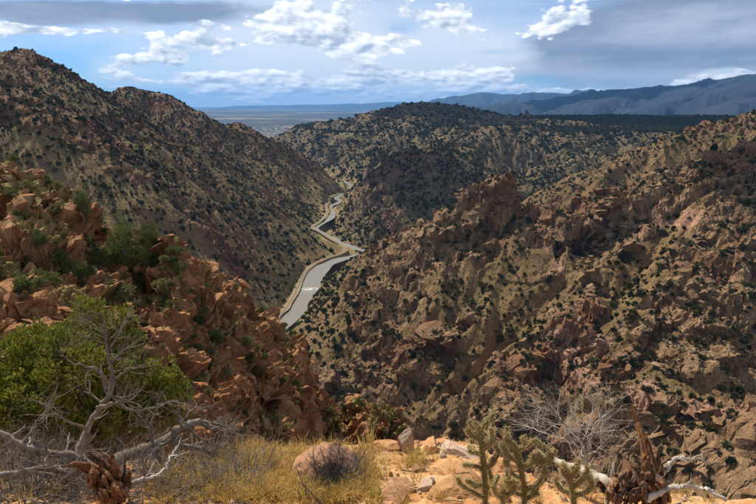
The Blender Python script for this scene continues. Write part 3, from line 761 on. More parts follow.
def leaf_cloud(seed, n_cl, per, size, cl_r, shape, zs=1.0):
    """foliage: little pointed leaf sprays gathered in clumps over an uneven crown"""
    r = np.random.default_rng(seed)
    d = r.normal(size=(n_cl, 3)); d /= np.linalg.norm(d, axis=1, keepdims=True)
    rad = r.uniform(.45, 1.0, n_cl) ** .5
    c_ = d * rad[:, None] * np.array(shape) * (1 + .22 * r.normal(size=(n_cl, 1))); c_[:, 2] += shape[2] * .9
    cen = np.repeat(c_, per, 0); n_ = len(cen)
    q = r.normal(size=(n_, 3)); q /= np.linalg.norm(q, axis=1, keepdims=True)
    base = cen + q * cl_r * (r.uniform(0, 1, (n_, 1)) ** .6)
    ax = q + d.repeat(per, 0) * .7 + np.array([0, 0, .5]) + .5 * r.normal(size=(n_, 3)); ax /= np.linalg.norm(ax, axis=1, keepdims=True)
    sd_ = np.cross(ax, r.normal(size=(n_, 3))); sd_ /= np.linalg.norm(sd_, axis=1, keepdims=True)
    L = size * r.uniform(.6, 1.4, (n_, 1)); W = L * .28
    v = np.stack([base, base + ax * L * .5 + sd_ * W, base + ax * L, base + ax * L * .5 - sd_ * W], 1).reshape(-1, 3)
    return v, np.arange(n_ * 4).reshape(-1, 4)

# ------------------------------------------------------------------ scatter by GN (uncountable far scrub and rubble)
def gn_scatter(name, pts, rot, scl, sources, label, cat):
    """points carry rotation and scale; each picks one of the source meshes"""
    me = bpy.data.meshes.new(name); me.vertices.add(len(pts)); me.vertices.foreach_set('co', np.ascontiguousarray(pts, np.float32).ravel())
    a = me.attributes.new('rot', 'FLOAT_VECTOR', 'POINT'); a.data.foreach_set('vector', np.ascontiguousarray(rot, np.float32).ravel())
    a = me.attributes.new('scl', 'FLOAT_VECTOR', 'POINT'); a.data.foreach_set('vector', np.ascontiguousarray(scl, np.float32).ravel())
    a = me.attributes.new('pick', 'INT', 'POINT'); a.data.foreach_set('value', np.random.default_rng(3).integers(0, len(sources), len(pts)).astype(np.int32))
    o = bpy.data.objects.new(name, me); col.objects.link(o)
    ng = bpy.data.node_groups.new(name + '_scatter', 'GeometryNodeTree')
    ng.interface.new_socket('Geometry', in_out='INPUT', socket_type='NodeSocketGeometry'); ng.interface.new_socket('Geometry', in_out='OUTPUT', socket_type='NodeSocketGeometry')
    gi = ng.nodes.new('NodeGroupInput'); go = ng.nodes.new('NodeGroupOutput')
    join = ng.nodes.new('GeometryNodeGeometryToInstance')
    ip = ng.nodes.new('GeometryNodeInstanceOnPoints'); mp = ng.nodes.new('GeometryNodeMeshToPoints')
    ng.links.new(gi.outputs[0], mp.inputs[0]); ng.links.new(mp.outputs[0], ip.inputs['Points'])
    for src in reversed(sources):
        oi = ng.nodes.new('GeometryNodeObjectInfo'); oi.inputs[0].default_value = src; oi.inputs['As Instance'].default_value = True
        ng.links.new(oi.outputs['Geometry'], join.inputs[0])
    gti = ng.nodes.new('GeometryNodeJoinGeometry'); ng.nodes.remove(join)
    for nd in [q for q in ng.nodes if q.type == 'OBJECT_INFO']: ng.links.new(nd.outputs['Geometry'], gti.inputs[0])
    ng.links.new(gti.outputs[0], ip.inputs['Instance']); ip.inputs['Pick Instance'].default_value = True
    def na(nm, dt):
        q = ng.nodes.new('GeometryNodeInputNamedAttribute'); q.data_type = dt; q.inputs[0].default_value = nm; return q.outputs[0]
    ng.links.new(na('pick', 'INT'), ip.inputs['Instance Index'])
    e2r = ng.nodes.new('FunctionNodeEulerToRotation'); ng.links.new(na('rot', 'FLOAT_VECTOR'), e2r.inputs[0]); ng.links.new(e2r.outputs[0], ip.inputs['Rotation'])
    ng.links.new(na('scl', 'FLOAT_VECTOR'), ip.inputs['Scale'])
    ng.links.new(ip.outputs[0], go.inputs[0])
    md = o.modifiers.new('scatter', 'NODES'); md.node_group = ng
    return tag(o, label, cat, kind='stuff')
def proto(name, me):
    """a mesh to be scattered; not part of the scene by itself"""
    return bpy.data.objects.new(name, me)

# where each vertex of the canyon can be seen, its area and its slope
P3 = np.stack([X, Y, Z], -1)
area = np.linalg.norm(np.cross(np.gradient(P3, axis=0), np.gradient(P3, axis=1)), axis=-1)
elev = Z / np.hypot(X, Y); vis = elev >= np.maximum.accumulate(elev, axis=1) - .006
# also hidden by the near ridge
el_near = np.interp(azs, azn, (Zn / np.hypot(Xn, Yn)).max(1)); vis &= elev > el_near[:, None] - .004
azi = np.abs(np.degrees(np.arctan2(X, Y))) < 34
nz_m = N[..., 2]
clump = fbm2(X / 55, Y / 55, 4, 500, .65) * 1.5; clump2 = fbm2(X / 300, Y / 300, 3, 510)
def pick(weight, count, seed):
    w_ = weight.reshape(-1).astype(np.float64); w_ /= w_.sum()
    r = np.random.default_rng(seed); i = r.choice(len(w_), size=count, replace=False, p=w_)
    return i, r
rho_v = np.hypot(X, Y)
M_jun = scrub_mat('juniper_foliage', (.036,.040,.014), (.115,.108,.045))
M_sage = scrub_mat('scrub_foliage', (.055,.056,.024), (.135,.118,.065))
jun_me = [raw_mesh('juniper_crown', *leaf_cloud(20 + k, 34, 9, .34, .17, (.40, .40, .40 * zs)), M_jun) for k, zs in enumerate((.95, 1.25, .8, 1.1))]
sage_me = [raw_mesh('scrub_crown', *lump(40 + k, .7, .4), M_sage) for k in range(3)]
dens = (clump * .9 + clump2 * .8 + .55).clip(.04, 2) * sstep(nz_m, .45, .75) * sstep(drm, 15, 20) * sstep(dtm, 5, 8) * (nidm == 0)
dens = dens * np.where(regm == 2, 2.6, 1.0) * np.where(regm == 4, .75, np.where(regm == 0, 1.0, 1.1)) * np.where(regm == 1, 1.25, 1.0)
i_j, r_ = pick(area * dens * (azi | (rho_v > 9e9)) * np.where(vis, 1, .12) * np.where(rho_v > 2300, .30, 1.0), 76000, 1)
pj = P3.reshape(-1, 3)[i_j]
sj = r_.lognormal(math.log(2.3), .52, len(i_j)).clip(.9, 7.5) * np.where(rho_v.reshape(-1)[i_j] > 2300, 1.7, 1.0) * np.where(regm.reshape(-1)[i_j] == 4, .85, np.where(regm.reshape(-1)[i_j] == 0, .85, 1.0))
app = sj / np.linalg.norm(pj, axis=1) * vis.reshape(-1)[i_j]
top = np.argsort(-app)[:255]; rest = np.setdiff1d(np.arange(len(i_j)), top)
rz = r_.uniform(0, 6.28, len(i_j)); zj = r_.uniform(.8, 1.3, len(i_j))
MARKS = [((490, 195, 700), 'near the castle-like butte'), ((640, 168, 750), 'along the tan ridge crest'), ((730, 140, 790), 'high on the tan ridge crest'), ((450, 345, 565), 'by the cliff band of the middle spur'), ((570, 350, 510), 'beside the pink rock slab'),
         ((700, 400, 400), 'above the overhanging lower cliff'), ((660, 260, 600), 'on the broken upper rock face'), ((380, 290, 740), 'on the slope facing the river'), ((600, 440, 400), 'down in the side ravine'), ((720, 320, 500), 'on the stony lower flank'), ((540, 260, 680), 'on the middle spur crest')]
MP = np.array([P(*q[0]) for q in MARKS]); med = np.median(sj[top])
for k in top:
    o = put('juniper', jun_me[k % 4], pj[k] - np.array([0, 0, .12 * sj[k]]), (0, 0, rz[k]), (sj[k], sj[k], sj[k] * zj[k]))
    w_ = regm.reshape(-1)[i_j[k]]
    mk = MARKS[int(np.argmin(np.linalg.norm(MP - pj[k], axis=1)))][1]; szw = 'large' if sj[k] > med * 1.2 else 'small' if sj[k] < med * .85 else 'medium sized'
    far_ = w_ not in (4, 5)
    tag(o, szw + (' dark juniper on the distant canyon side' if far_ else ' dark juniper ' + mk), 'juniper', szw + ' junipers ' + ('on the distant canyon side' if far_ else mk))
jp = [proto('juniper_far', m) for m in jun_me]
gn_scatter('juniper_scrub', pj[rest] - np.array([0, 0, .12]) * sj[rest, None], np.column_stack([0 * rz[rest], 0 * rz[rest], rz[rest]]), np.column_stack([sj[rest], sj[rest], sj[rest] * zj[rest]]), jp,
           'countless dark junipers speckling the hills and canyon sides', 'scrub')
i_s, r_ = pick(area * (dens * .5 + .5 * sstep(drm, 22, 50)) * sstep(dtm, 9, 16) * sstep(nz_m, .4, .7) * azi * vis * (nidm == 0) * np.where(rho_v > 1700, .35, 1.0), 70000, 2)
ps = P3.reshape(-1, 3)[i_s]; ss = r_.lognormal(math.log(1.15), .40, len(i_s)).clip(.5, 3.2) * (1 + .5 * sstep(rho_v.reshape(-1)[i_s], 900, 2200))
gn_scatter('sagebrush', ps - np.array([0, 0, .1]) * ss[:, None], np.column_stack([0 * ss, 0 * ss, r_.uniform(0, 6.28, len(ss))]), np.column_stack([ss, ss, ss]), [proto('sagebrush_far', m) for m in sage_me],
           'low olive and straw coloured brush covering the slopes', 'brush')
# stones and slabs on the tan slope
M_stone = rock_mat('tan_stone', (.22,.145,.085), (.32,.225,.145), (.26,.15,.09), .12, .4)
st_me = [rock_mesh('stone', 60 + k, M_stone, 10, 2, fl) for k, fl in enumerate(((1, .7, .6), (1.3, .8, .5), (.8, .8, .9), (1.5, .6, .45)))]
i_r, r_ = pick(area * (rkm * .9 + .04) * azi * vis * (nidm == 0) * np.isin(regm, (4, 3, 0, 5)) * sstep(drm, 20, 40) * sstep(dtm, 10, 20) * np.where(rho_v > 1300, .25, 1) * np.where(regm == 0, .5, 1), 7000, 3)
pr_ = P3.reshape(-1, 3)[i_r]; s_r = r_.lognormal(math.log(1.0), .45, len(i_r)).clip(.5, 3.6)
app = s_r / np.linalg.norm(pr_, axis=1); tp = np.argsort(-app)[:180]; rs = np.setdiff1d(np.arange(len(i_r)), tp)
rr = np.column_stack([r_.normal(0, .35, len(i_r)), r_.normal(.5, .35, len(i_r)), r_.uniform(0, 6.28, len(i_r))])
cslope = bpy.data.objects['canyon_slope']
for k in tp: put('stone', st_me[k % 4], pr_[k], rr[k], s_r[k], cslope)
gn_scatter('rubble', pr_[rs], rr[rs], np.column_stack([s_r[rs]] * 3), [proto('stone_far', m) for m in st_me], 'broken stones strewn over the canyon slopes', 'rubble')

# ------------------------------------------------------------------ near ridge: broken blocks, shrubs, stones
PN = np.stack([Xn, Yn, Zn], -1)
areaN = np.linalg.norm(np.cross(np.gradient(PN, axis=0), np.gradient(PN, axis=1)), axis=-1)
elN = Zn / np.hypot(Xn, Yn); visN = (elN >= np.maximum.accumulate(elN, axis=1) - .01) & (np.hypot(Xn, Yn) > 45)
nzN = Nn[..., 2]; flatN = PN.reshape(-1, 3); nidf = nidn.reshape(-1)
M_rrock = rock_mat('red_stone', (.26,.105,.040), (.36,.185,.082), (.18,.06,.026), .9, .12)
rk_me = [rock_mesh('rock', 80 + k, M_rrock, 16, 2, fl, .09) for k, fl in enumerate(((.8, .6, 1.1), (1.2, .6, .6), (.5, .6, 1.5), (.9, .45, 1.0), (1.3, .7, .4)))]
ok = (nidn == 1) | (nidn == 2)
i_b, r_ = pick(areaN * ok * visN * (.25 + sstep(nzN, .9, .5)), 210, 11)
for k, i in enumerate(i_b):
    s_ = float(np.clip(r_.lognormal(math.log(.75), .36), .4, 1.6))
    put('rock', rk_me[k % 5], flatN[i] + np.array([0, 0, .1 * s_]), (r_.normal(0, .2), r_.normal(.35, .2), r_.normal(0, .6)), s_, red_ridge if nidf[i] == 1 else shelf_o)
i_b, r_ = pick(areaN * ok * visN, 5200, 12)
s_b = r_.lognormal(math.log(.32), .45, len(i_b)).clip(.12, .9)
gn_scatter('loose_stones', flatN[i_b] + np.array([0, 0, .02]), np.column_stack([r_.normal(0, .4, len(i_b)), r_.normal(0, .4, len(i_b)), r_.uniform(0, 6.28, len(i_b))]), np.column_stack([s_b] * 3),
           [proto('loose_stone', m) for m in rk_me], 'loose orange stones littering the red ridge', 'rubble')

M_shrub = leaf_mat('shrub_leaves', (.05,.075,.018), (.12,.14,.035), .3)
M_shrub2 = leaf_mat('olive_leaves', (.10,.11,.035), (.20,.18,.07), .3)
M_bark = rock_mat('bark', (.13,.095,.07), (.20,.155,.12), (.08,.055,.04), 4, .02)
cone_v = np.array([(math.cos(a) * r0, math.sin(a) * r0, z) for z, r0 in ((-.3, .09), (.35, .06), (.9, .015)) for a in np.linspace(0, 2 * np.pi, 6, endpoint=False)])
cone_f = np.array([(j * 6 + i, j * 6 + (i + 1) % 6, (j + 1) * 6 + (i + 1) % 6, (j + 1) * 6 + i) for j in (0, 1) for i in range(6)])
trunk_me = raw_mesh('trunk', cone_v, cone_f, M_bark)
shr_me = [raw_mesh('crown', *leaf_cloud(100 + k, 46, 16, .17, .20, sh), M_shrub if k < 4 else M_shrub2) for k, sh in enumerate(((.5, .5, .5), (.42, .42, .72), (.55, .5, .38), (.48, .5, .6), (.55, .55, .36), (.5, .55, .42)))]
fine_me = {k: raw_mesh('crown', *leaf_cloud(130 + k, 150, 26, .058, .12, sh), M_shrub) for k, sh in ((0, (.5, .5, .5)), (1, (.40, .40, .72)), (2, (.55, .5, .38)), (3, (.46, .48, .60)))}
def shrub(loc, s, k, label, group=None, cat='shrub', name='shrub'):
    e = bpy.data.objects.new(name, None); col.objects.link(e); e.location = loc; e.empty_display_size = .2
    e.rotation_euler = (0, 0, random.uniform(0, 6.28)); e.scale = (s, s, s)
    put('crown', fine_me[k] if s >= 1.8 and k in fine_me else shr_me[k], (0, 0, 0), parent=e); put('trunk', trunk_me, (0, 0, 0), parent=e)
    return tag(e, label, cat, group)
def on_near(px, py):
    """the surface of the near ridge under a photo pixel"""
    a = math.atan2(*pdir(px, py)[:2]); c_ = int(np.argmin(np.abs(np.radians(azn) - a)))
    x_, y_, z_ = Xn[c_], Yn[c_], Zn[c_]
    yc = math.cos(PITCH) * y_ - math.sin(PITCH) * z_; up = math.sin(PITCH) * y_ + math.cos(PITCH) * z_
    pyy = 252 - FPX * up / yc; pyy[np.hypot(x_, y_) < 45] = 999
    top_ = np.minimum.accumulate(pyy); k = np.argmax(pyy <= py) if (pyy <= py).any() else int(np.argmin(pyy))
    return np.array([x_[k], y_[k], z_[k]])
NS = [(128,264,4.6,1,'tall dark green juniper in the notch of the red ridge crest'),(143,243,2.8,3,'rounded juniper beside the tallest juniper on the red ridge'),
      (68,215,2.6,1,'small upright juniper on the saddle of the red ridge crest'),(80,219,1.9,3,'low juniper on the red ridge saddle next to an upright one'),
      (154,238,2.2,2,'low juniper on the red ridge crest past the notch'),(98,262,2.6,0,None),(82,282,3.0,0,None),(148,262,2.6,3,None),(120,300,2.4,4,None),(60,260,2.0,5,None),(42,245,1.8,0,None),
      (138,285,2.6,0,None),(165,290,1.8,4,None),(195,300,2.0,0,None),(205,322,1.9,2,None),(185,318,1.7,5,None),(215,340,1.7,0,None),(228,352,1.6,5,None),(200,355,1.8,0,None),(240,345,1.5,4,None),
      (252,362,1.5,0,None),(225,372,1.6,5,None),(262,378,1.4,4,None),(160,305,1.7,5,None),(22,262,1.8,0,None),(18,212,1.5,4,None),(30,188,1.3,5,None),(110,255,1.5,5,None),(182,275,1.4,4,None),(50,282,1.6,5,None)]
for px, py, s_, k, lb in NS:
    p_ = on_near(px, py + 4)
    wd = ('rounded green', 'upright green', 'low spreading green', 'full green', 'low pale olive', 'small olive')[k]; wh = 'on the upper red ridge' if py < 270 else 'in the middle of the red ridge' if py < 310 else 'low on the red ridge flank'
    shrub(p_ - np.array([0, 0, .1]), s_, k, lb or wd + ' shrub among broken rocks ' + wh, None if lb else wd + ' shrubs ' + wh, 'juniper' if lb else 'shrub', 'juniper' if lb else 'shrub')
for px, py, s_, k in [(309,410,3.2,1),(330,412,1.6,4),(345,408,1.8,5),(362,404,2.0,2),(322,420,1.5,5),(378,408,1.3,4),(352,416,1.3,5)]:
    p_ = on_near(px, py + 2)
    shrub(p_ - np.array([0, 0, .1]), s_, k, 'green shrub growing on the flat top of the rock shelf' if k != 1 else 'upright juniper between the red ridge and the rock shelf', 'shrubs on the rock shelf' if k != 1 else None)
i_q, r_ = pick(areaN * ok * visN * sstep(nzN, .45, .75), 1500, 13)
s_q = r_.lognormal(math.log(.75), .35, len(i_q)).clip(.3, 1.5)
gn_scatter('ridge_brush', flatN[i_q] - np.array([0, 0, .05]), np.column_stack([0 * s_q, 0 * s_q, r_.uniform(0, 6.28, len(s_q))]), np.column_stack([s_q] * 3),
           [proto('ridge_brush_source', m) for m in (shr_me[0], shr_me[4], shr_me[5])], 'small olive tufts of brush between the red rocks', 'brush')

# ------------------------------------------------------------------ the town far out on the plain
rgt = np.random.default_rng(17); tv = []; tf = []
for k in range(80):
    c0 = PZ(rgt.uniform(250, 292), rgt.uniform(125.5, 137), -332.0); wx_, wy_, hz = rgt.uniform(6, 22), rgt.uniform(6, 20), rgt.uniform(4, 9); b0 = len(tv)
    for zz, kx_ in ((0, 1), (hz, 1)): tv += [(c0[0] - wx_, c0[1] - wy_, -332 + zz), (c0[0] + wx_, c0[1] - wy_, -332 + zz), (c0[0] + wx_, c0[1] + wy_, -332 + zz), (c0[0] - wx_, c0[1] + wy_, -332 + zz)]
    tv += [(c0[0] - wx_, c0[1], -332 + hz * 1.5), (c0[0] + wx_, c0[1], -332 + hz * 1.5)]
    tf += [[b0 + i for i in q] for q in ((0, 1, 5, 4), (1, 2, 6, 5), (2, 3, 7, 6), (3, 0, 4, 7), (4, 5, 9, 8), (6, 7, 8, 9))]
m_town, n, bs = new_mat('town_walls'); pos = n.node('ShaderNodeNewGeometry').outputs['Position']
n.put(bs.inputs['Base Color'], n.mix(n.noise(pos, .01, 2, .5), (.30,.25,.20), (.55,.52,.48)))
tag(mesh_from('town', np.array(tv), np.array(tf), m_town), 'tiny pale houses of a town out on the plain', 'town', kind='stuff')

# ------------------------------------------------------------------ unseen cumulus added above the view to cast shade on the country
M_shade_cloud, n, bs = new_mat('cloud', 1.0); bs.inputs['Base Color'].default_value = (.9, .9, .9, 1)
def cloud(ground, alt, sx, sy, seed, label, lumps=16):
    """an unseen flat-based cumulus set between the sun and the ground point it shades"""
    r = np.random.default_rng(seed); k = (alt - ground[2]) / sunv.z
    c0 = np.array(ground) + np.array(sunv) * k; vs, fs, cnt_ = [], [], 0
    for j in range(lumps):
        o3 = r.uniform(0, 50, 3); v = ICO3
        nz = perlin3(v[:, 0] * 1.5 + o3[0], v[:, 1] * 1.5 + o3[1], v[:, 2] * 1.5 + o3[2]) * .45 + perlin3(v[:, 0] * 4 + o3[0], v[:, 1] * 4, v[:, 2] * 4) * .2
        q = np.sqrt(r.uniform(0, 1)); a = r.uniform(0, 6.28); rad = r.uniform(.28, .5)
        v = v * (1 + nz[:, None]) * np.array([sx * rad, sy * rad, min(sx, sy) * .16 * r.uniform(.7, 1.3)]) + np.array([math.cos(a) * q * sx * .62, math.sin(a) * q * sy * .62, 0])
        v[:, 2] = np.maximum(v[:, 2], -min(sx, sy) * .05); vs.append(v); fs.append(ICO3F + cnt_); cnt_ += len(v)
    o = mesh_from('cloud', np.concatenate(vs), np.concatenate(fs), M_shade_cloud, smooth=True); o.location = c0
    return tag(o, label, 'cloud', kind='stuff')
cloud((1500, 3500, -60), 2600, 1700, 800, 3, 'unseen broad broken cumulus that shades the distant hills', 9)
cloud((-1150, 1750, 150), 2300, 330, 420, 4, 'unseen small cumulus added to shade the jagged skyline')
cloud((470, 640, -80), 1900, 130, 170, 5, 'unseen ragged cumulus scrap added to shade the tan slope')
cloud((8200, 13500, 300), 5600, 6200, 4200, 6, 'unseen vast flat cumulus that shades the mountain range')
cloud((150, 1720, -160), 2200, 250, 200, 9, 'unseen small ragged cumulus added to shade the spur hill', 5)

# ------------------------------------------------------------------ the ledge at the viewer's feet
_sil = [(-120,468),(0,468),(100,468),(200,460),(255,448),(300,445),(390,441),(440,443),(480,453),(515,470),(560,486),(620,494),(700,503),(800,512)]
_ex, _ey = [], []
for _a, _b in _sil:
    _d = pdir(_a, _b); _t = -1.72 / (_d[2] + .32 * _d[1]); _ex.append(_d[0] * _t); _ey.append(_d[1] * _t)
def edge_y(x): return np.interp(x, _ex, _ey) + .10 * perlin2(x / .8, x * 0 + 3.3, 600) + .08 * perlin2(x / .3, x * 0 + 1.3, 601)
def fg_h(x, y):
    x = np.asarray(x, np.float32); y = np.asarray(y, np.float32)
    ye = edge_y(x); lf = sstep(x, -1.6, -2.6)
    over = np.maximum(y - ye, 0)
    z = -1.72 - .32 * np.minimum(y, ye) - lf * (.82 * np.minimum(over, 4.0) + 1.6 * np.maximum(over - 4.0, 0)) - (1 - lf) * (1.9 * over)
    z = z + .10 * fbm2(x / 1.6, y / 1.6, 4, 610) + .05 * ridged2(x / .55, y / .40, 4, 620) + .012 * fbm2(x / .09, y / .09, 3, 630)
    return z
def G(px, py, lift=0.0):
    """where the ray through a photo pixel meets the ledge"""
    d = pdir(px, py); t = 4.0
    ts = np.linspace(2.0, 16.0, 500); q = d[None] * ts[:, None]; below = q[:, 2] < fg_h(q[:, 0], q[:, 1])
    k = int(np.argmax(below)) if below.any() else len(ts) - 1
    p_ = q[k].copy(); p_[2] = float(fg_h(p_[0], p_[1])) + lift
    return p_
gx_ = np.arange(-9.0, 7.0, .045, dtype=np.float32); gy_ = np.concatenate([np.arange(.3, 3.4, .12), np.arange(3.4, 7.0, .038), np.arange(7.0, 13.0, .12)]).astype(np.float32)
FX, FY = np.meshgrid(gx_, gy_, indexing='ij'); FZ = fg_h(FX, FY)
fgn = grid_normals(FX, FY, FZ); vf1, vf2, vcv = voronoi3(FX / .22, FY / .22, FZ / .22)
FZ2 = FZ + (vcv - .5) * .05 * sstep(vf2 - vf1, .03, .25) * sstep(fbm2(FX / .8, FY / .8, 2, 640), -.1, .3)
m_g, n, bs = new_mat('ledge_soil', .95)
pos = n.node('ShaderNodeNewGeometry').outputs['Position']
q1 = n.noise(pos, 1.6, 5, .65); q2 = n.noise(pos, 14, 5, .7); q3 = n.vor(pos, 34.0); q4 = n.noise(pos, 60, 3, .6)
cx = n.mix(n.step(q1 + (q2 - .5) * .4, .42, .6), (.42,.20,.075), (.50,.31,.15))
cx = n.mix(n.step(q2, .5, .66), cx, (.46,.35,.19))
cx = n.mix(n.step(q3, .28, .12) * .7, cx, n.mix(q2, (.30,.15,.08), (.56,.42,.30)))
cx = n.mix(n.step(q4, .58, .7) * .6, cx, (.22,.13,.06))
n.put(bs.inputs['Base Color'], cx); n.put(bs.inputs['Normal'], n.bump(q2 * .5 + q4 * .25 - q3 * .3, .9, .025))
tag(mesh_from('ground', np.stack([FX, FY, FZ2], -1).reshape(-1, 3), grid_quads(*FX.shape), m_g), 'sunlit ledge of orange soil and gravel at the canyon rim', 'ground', kind='structure')

# ------------------------------------------------------------------ wood
def tube(pts, rad, sides=6, rough=.0, seed=0, cap=True):
    p = np.asarray(pts, float); r = np.asarray(rad, float); n_ = len(p)
    t = np.gradient(p, axis=0); t /= np.linalg.norm(t, axis=1, keepdims=True) + 1e-9
    ref = np.array([.31, .17, .93]); ref = ref if abs(ref @ t[0]) < .9 else np.array([1., 0, 0])
    u = np.cross(t, ref); u /= np.linalg.norm(u, axis=1, keepdims=True) + 1e-9; v_ = np.cross(t, u)
    an = np.linspace(0, 2 * np.pi, sides, endpoint=False)
    rr_ = np.random.default_rng(seed); jit = 1 + rough * rr_.normal(size=(n_, sides)) if rough else np.ones((n_, sides))
    ring = p[:, None] + (u[:, None] * np.cos(an)[None, :, None] + v_[:, None] * np.sin(an)[None, :, None]) * (r[:, None] * jit)[..., None]
    V = ring.reshape(-1, 3); F = []
    i = np.arange(n_ - 1)[:, None] * sides; j = np.arange(sides)[None]; j2 = (j + 1) % sides
    F = np.stack([i + j, i + j2, i + sides + j2, i + sides + j], -1).reshape(-1, 4)
    return V, F
class Heap:
    def __init__(self): self.v = []; self.f = []; self.n = 0
    def add(self, vf):
        v, f = vf; self.v.append(np.asarray(v, np.float32)); self.f.append(np.asarray(f) + self.n); self.n += len(v)
    def mesh(self, name, mat, parent=None, smooth=True, origin=None):
        v = np.concatenate(self.v); f = np.concatenate(self.f)
        if origin is not None: v = v - np.asarray(origin, np.float32)
        return mesh_from(name, v, f, mat, smooth=smooth, parent=parent)
def spline(pts, n=5): return smooth_line(pts, n)
def grow(h, p, d, L, r, depth, rg, wander=.35, lift=.0, kids=4, sides=5, ratio=.58, spread=.9):
    """a bare branch that bends as it goes and throws off thinner ones"""
    n_ = max(4, int(L / .05)); n_ = min(n_, 12); st = L / n_; pts = [np.array(p, float)]; d = np.array(d, float); d /= np.linalg.norm(d)
    for k in range(n_):
        d = d + wander * rg.normal(size=3) * .55 + np.array([0, 0, lift]); d /= np.linalg.norm(d); pts.append(pts[-1] + d * st)
    rad = np.linspace(r, r * .38, n_ + 1); h.add(tube(pts, rad, sides if r > .006 else 4 if r > .003 else 3))
    if depth > 0:
        for k in range(kids):
            i = rg.integers(max(1, n_ // 4), n_ + 1); b = pts[i] - pts[i - 1]; b /= np.linalg.norm(b)
            q = rg.normal(size=3); q -= (q @ b) * b; q /= np.linalg.norm(q)
            grow(h, pts[i], b + q * spread * rg.uniform(.5, 1.2), L * ratio * rg.uniform(.6, 1.15), rad[i] * .62, depth - 1, rg, wander, lift, max(2, kids - 1), sides, ratio, spread)
def wood_mat(name, a, b, c_, sc_=18.0):
    m, n, bs = new_mat(name, .85)
    tcn = n.node('ShaderNodeNewGeometry').outputs['Position']
    q1 = n.noise(tcn, sc_, 5, .7); q2 = n.noise(tcn, sc_ * .25, 3, .6); q3 = n.noise(tcn, sc_ * 4, 3, .6)
    n.put(bs.inputs['Base Color'], n.mix(n.step(q2, .52, .66), n.mix(n.step(q1, .35, .65), a, b), c_))
    n.put(bs.inputs['Normal'], n.bump(q1 * .6 + q3 * .4, .8, .008)); return m
M_grey = wood_mat('weathered_grey_wood', (.12,.10,.08), (.27,.23,.185), (.18,.135,.10))
M_white = wood_mat('bleached_wood', (.34,.30,.25), (.52,.48,.42), (.24,.20,.155))
M_dead = wood_mat('dead_twig', (.13,.11,.095), (.26,.22,.18), (.20,.15,.11))
M_char = wood_mat('charred_twig', (.05,.045,.042), (.13,.12,.115), (.09,.08,.075))
M_rot = wood_mat('rotten_red_wood', (.085,.042,.022), (.21,.10,.045), (.33,.175,.075), 26.0)
M_rotd = wood_mat('dark_rotten_wood', (.07,.042,.03), (.17,.10,.065), (.26,.13,.06), 22.0)
def pts_px(lst, off=(0, 0, 0)):
    """(px, py, distance along the ground) -> points"""
    return np.array([P(a, b, c_) for a, b, c_ in lst])

def limb(h, lst, r0, r1, rg, twigs=8, tl=.30, depth=2, sides=7, wander=.38, lift=.02, spread=1.0):
    p = spline(pts_px(lst), 5); L = np.linalg.norm(np.diff(p, axis=0), axis=1).sum()
    n_ = len(p); p = p + rg.normal(size=p.shape) * .006
    rad = np.linspace(r0, r1, n_) * (1 + .10 * np.interp(np.arange(n_), np.arange(0, n_ + 4, 4), rg.normal(size=len(np.arange(0, n_ + 4, 4))))); h.add(tube(p, rad, sides, .035, int(rg.integers(1e6))))
    for k in range(twigs):
        i = int(rg.integers(n_ // 4, n_)); b = p[i] - p[i - 1]; b /= np.linalg.norm(b) + 1e-9
        q = rg.normal(size=3); q -= (q @ b) * b; q /= np.linalg.norm(q)
        grow(h, p[i], b * .6 + q * spread, tl * rg.uniform(.5, 1.2), rad[i] * .45, depth, rg, wander, lift, 3)

def thing(name, loc, label, cat, group=None):
    e = bpy.data.objects.new(name, None); col.objects.link(e); e.location = loc; e.empty_display_size = .1
    return tag(e, label, cat, group)
def under(o, parent):
    """parent a mesh given in world coordinates to a thing's empty"""
    o.data.transform(Matrix.Translation(-parent.location)); o.parent = parent; return o

# ---- the living juniper
base = np.array(P(100, 446, 8.6)); base[2] = float(fg_h(base[0], base[1]))
jt = thing('juniper_tree', base, 'big bright green juniper tree growing behind the bare dead tree', 'tree')
rg = np.random.default_rng(31)
LOBES = [(100,335,9.0,.42),(70,335,8.9,.36),(130,345,8.9,.34),(40,352,8.8,.40),(12,368,8.7,.42),(-25,385,8.7,.45),(75,372,8.3,.46),(110,380,8.4,.36),(150,365,8.6,.34),(168,385,8.5,.28),(178,398,8.4,.22),(160,410,8.3,.26),
         (30,395,8.2,.46),(-10,420,8.2,.45),(60,415,8.1,.42),(100,420,8.1,.36),(135,425,8.2,.32),(165,428,8.2,.20),(25,435,8.1,.36),(118,322,9.0,.25),(88,316,9.1,.28),(-50,410,8.8,.45),(140,395,8.9,.4),(60,380,9.3,.5),(110,360,9.5,.5),(10,390,9.4,.5)]
LV = []; LF = []; cnt = 0; lobes_p = []
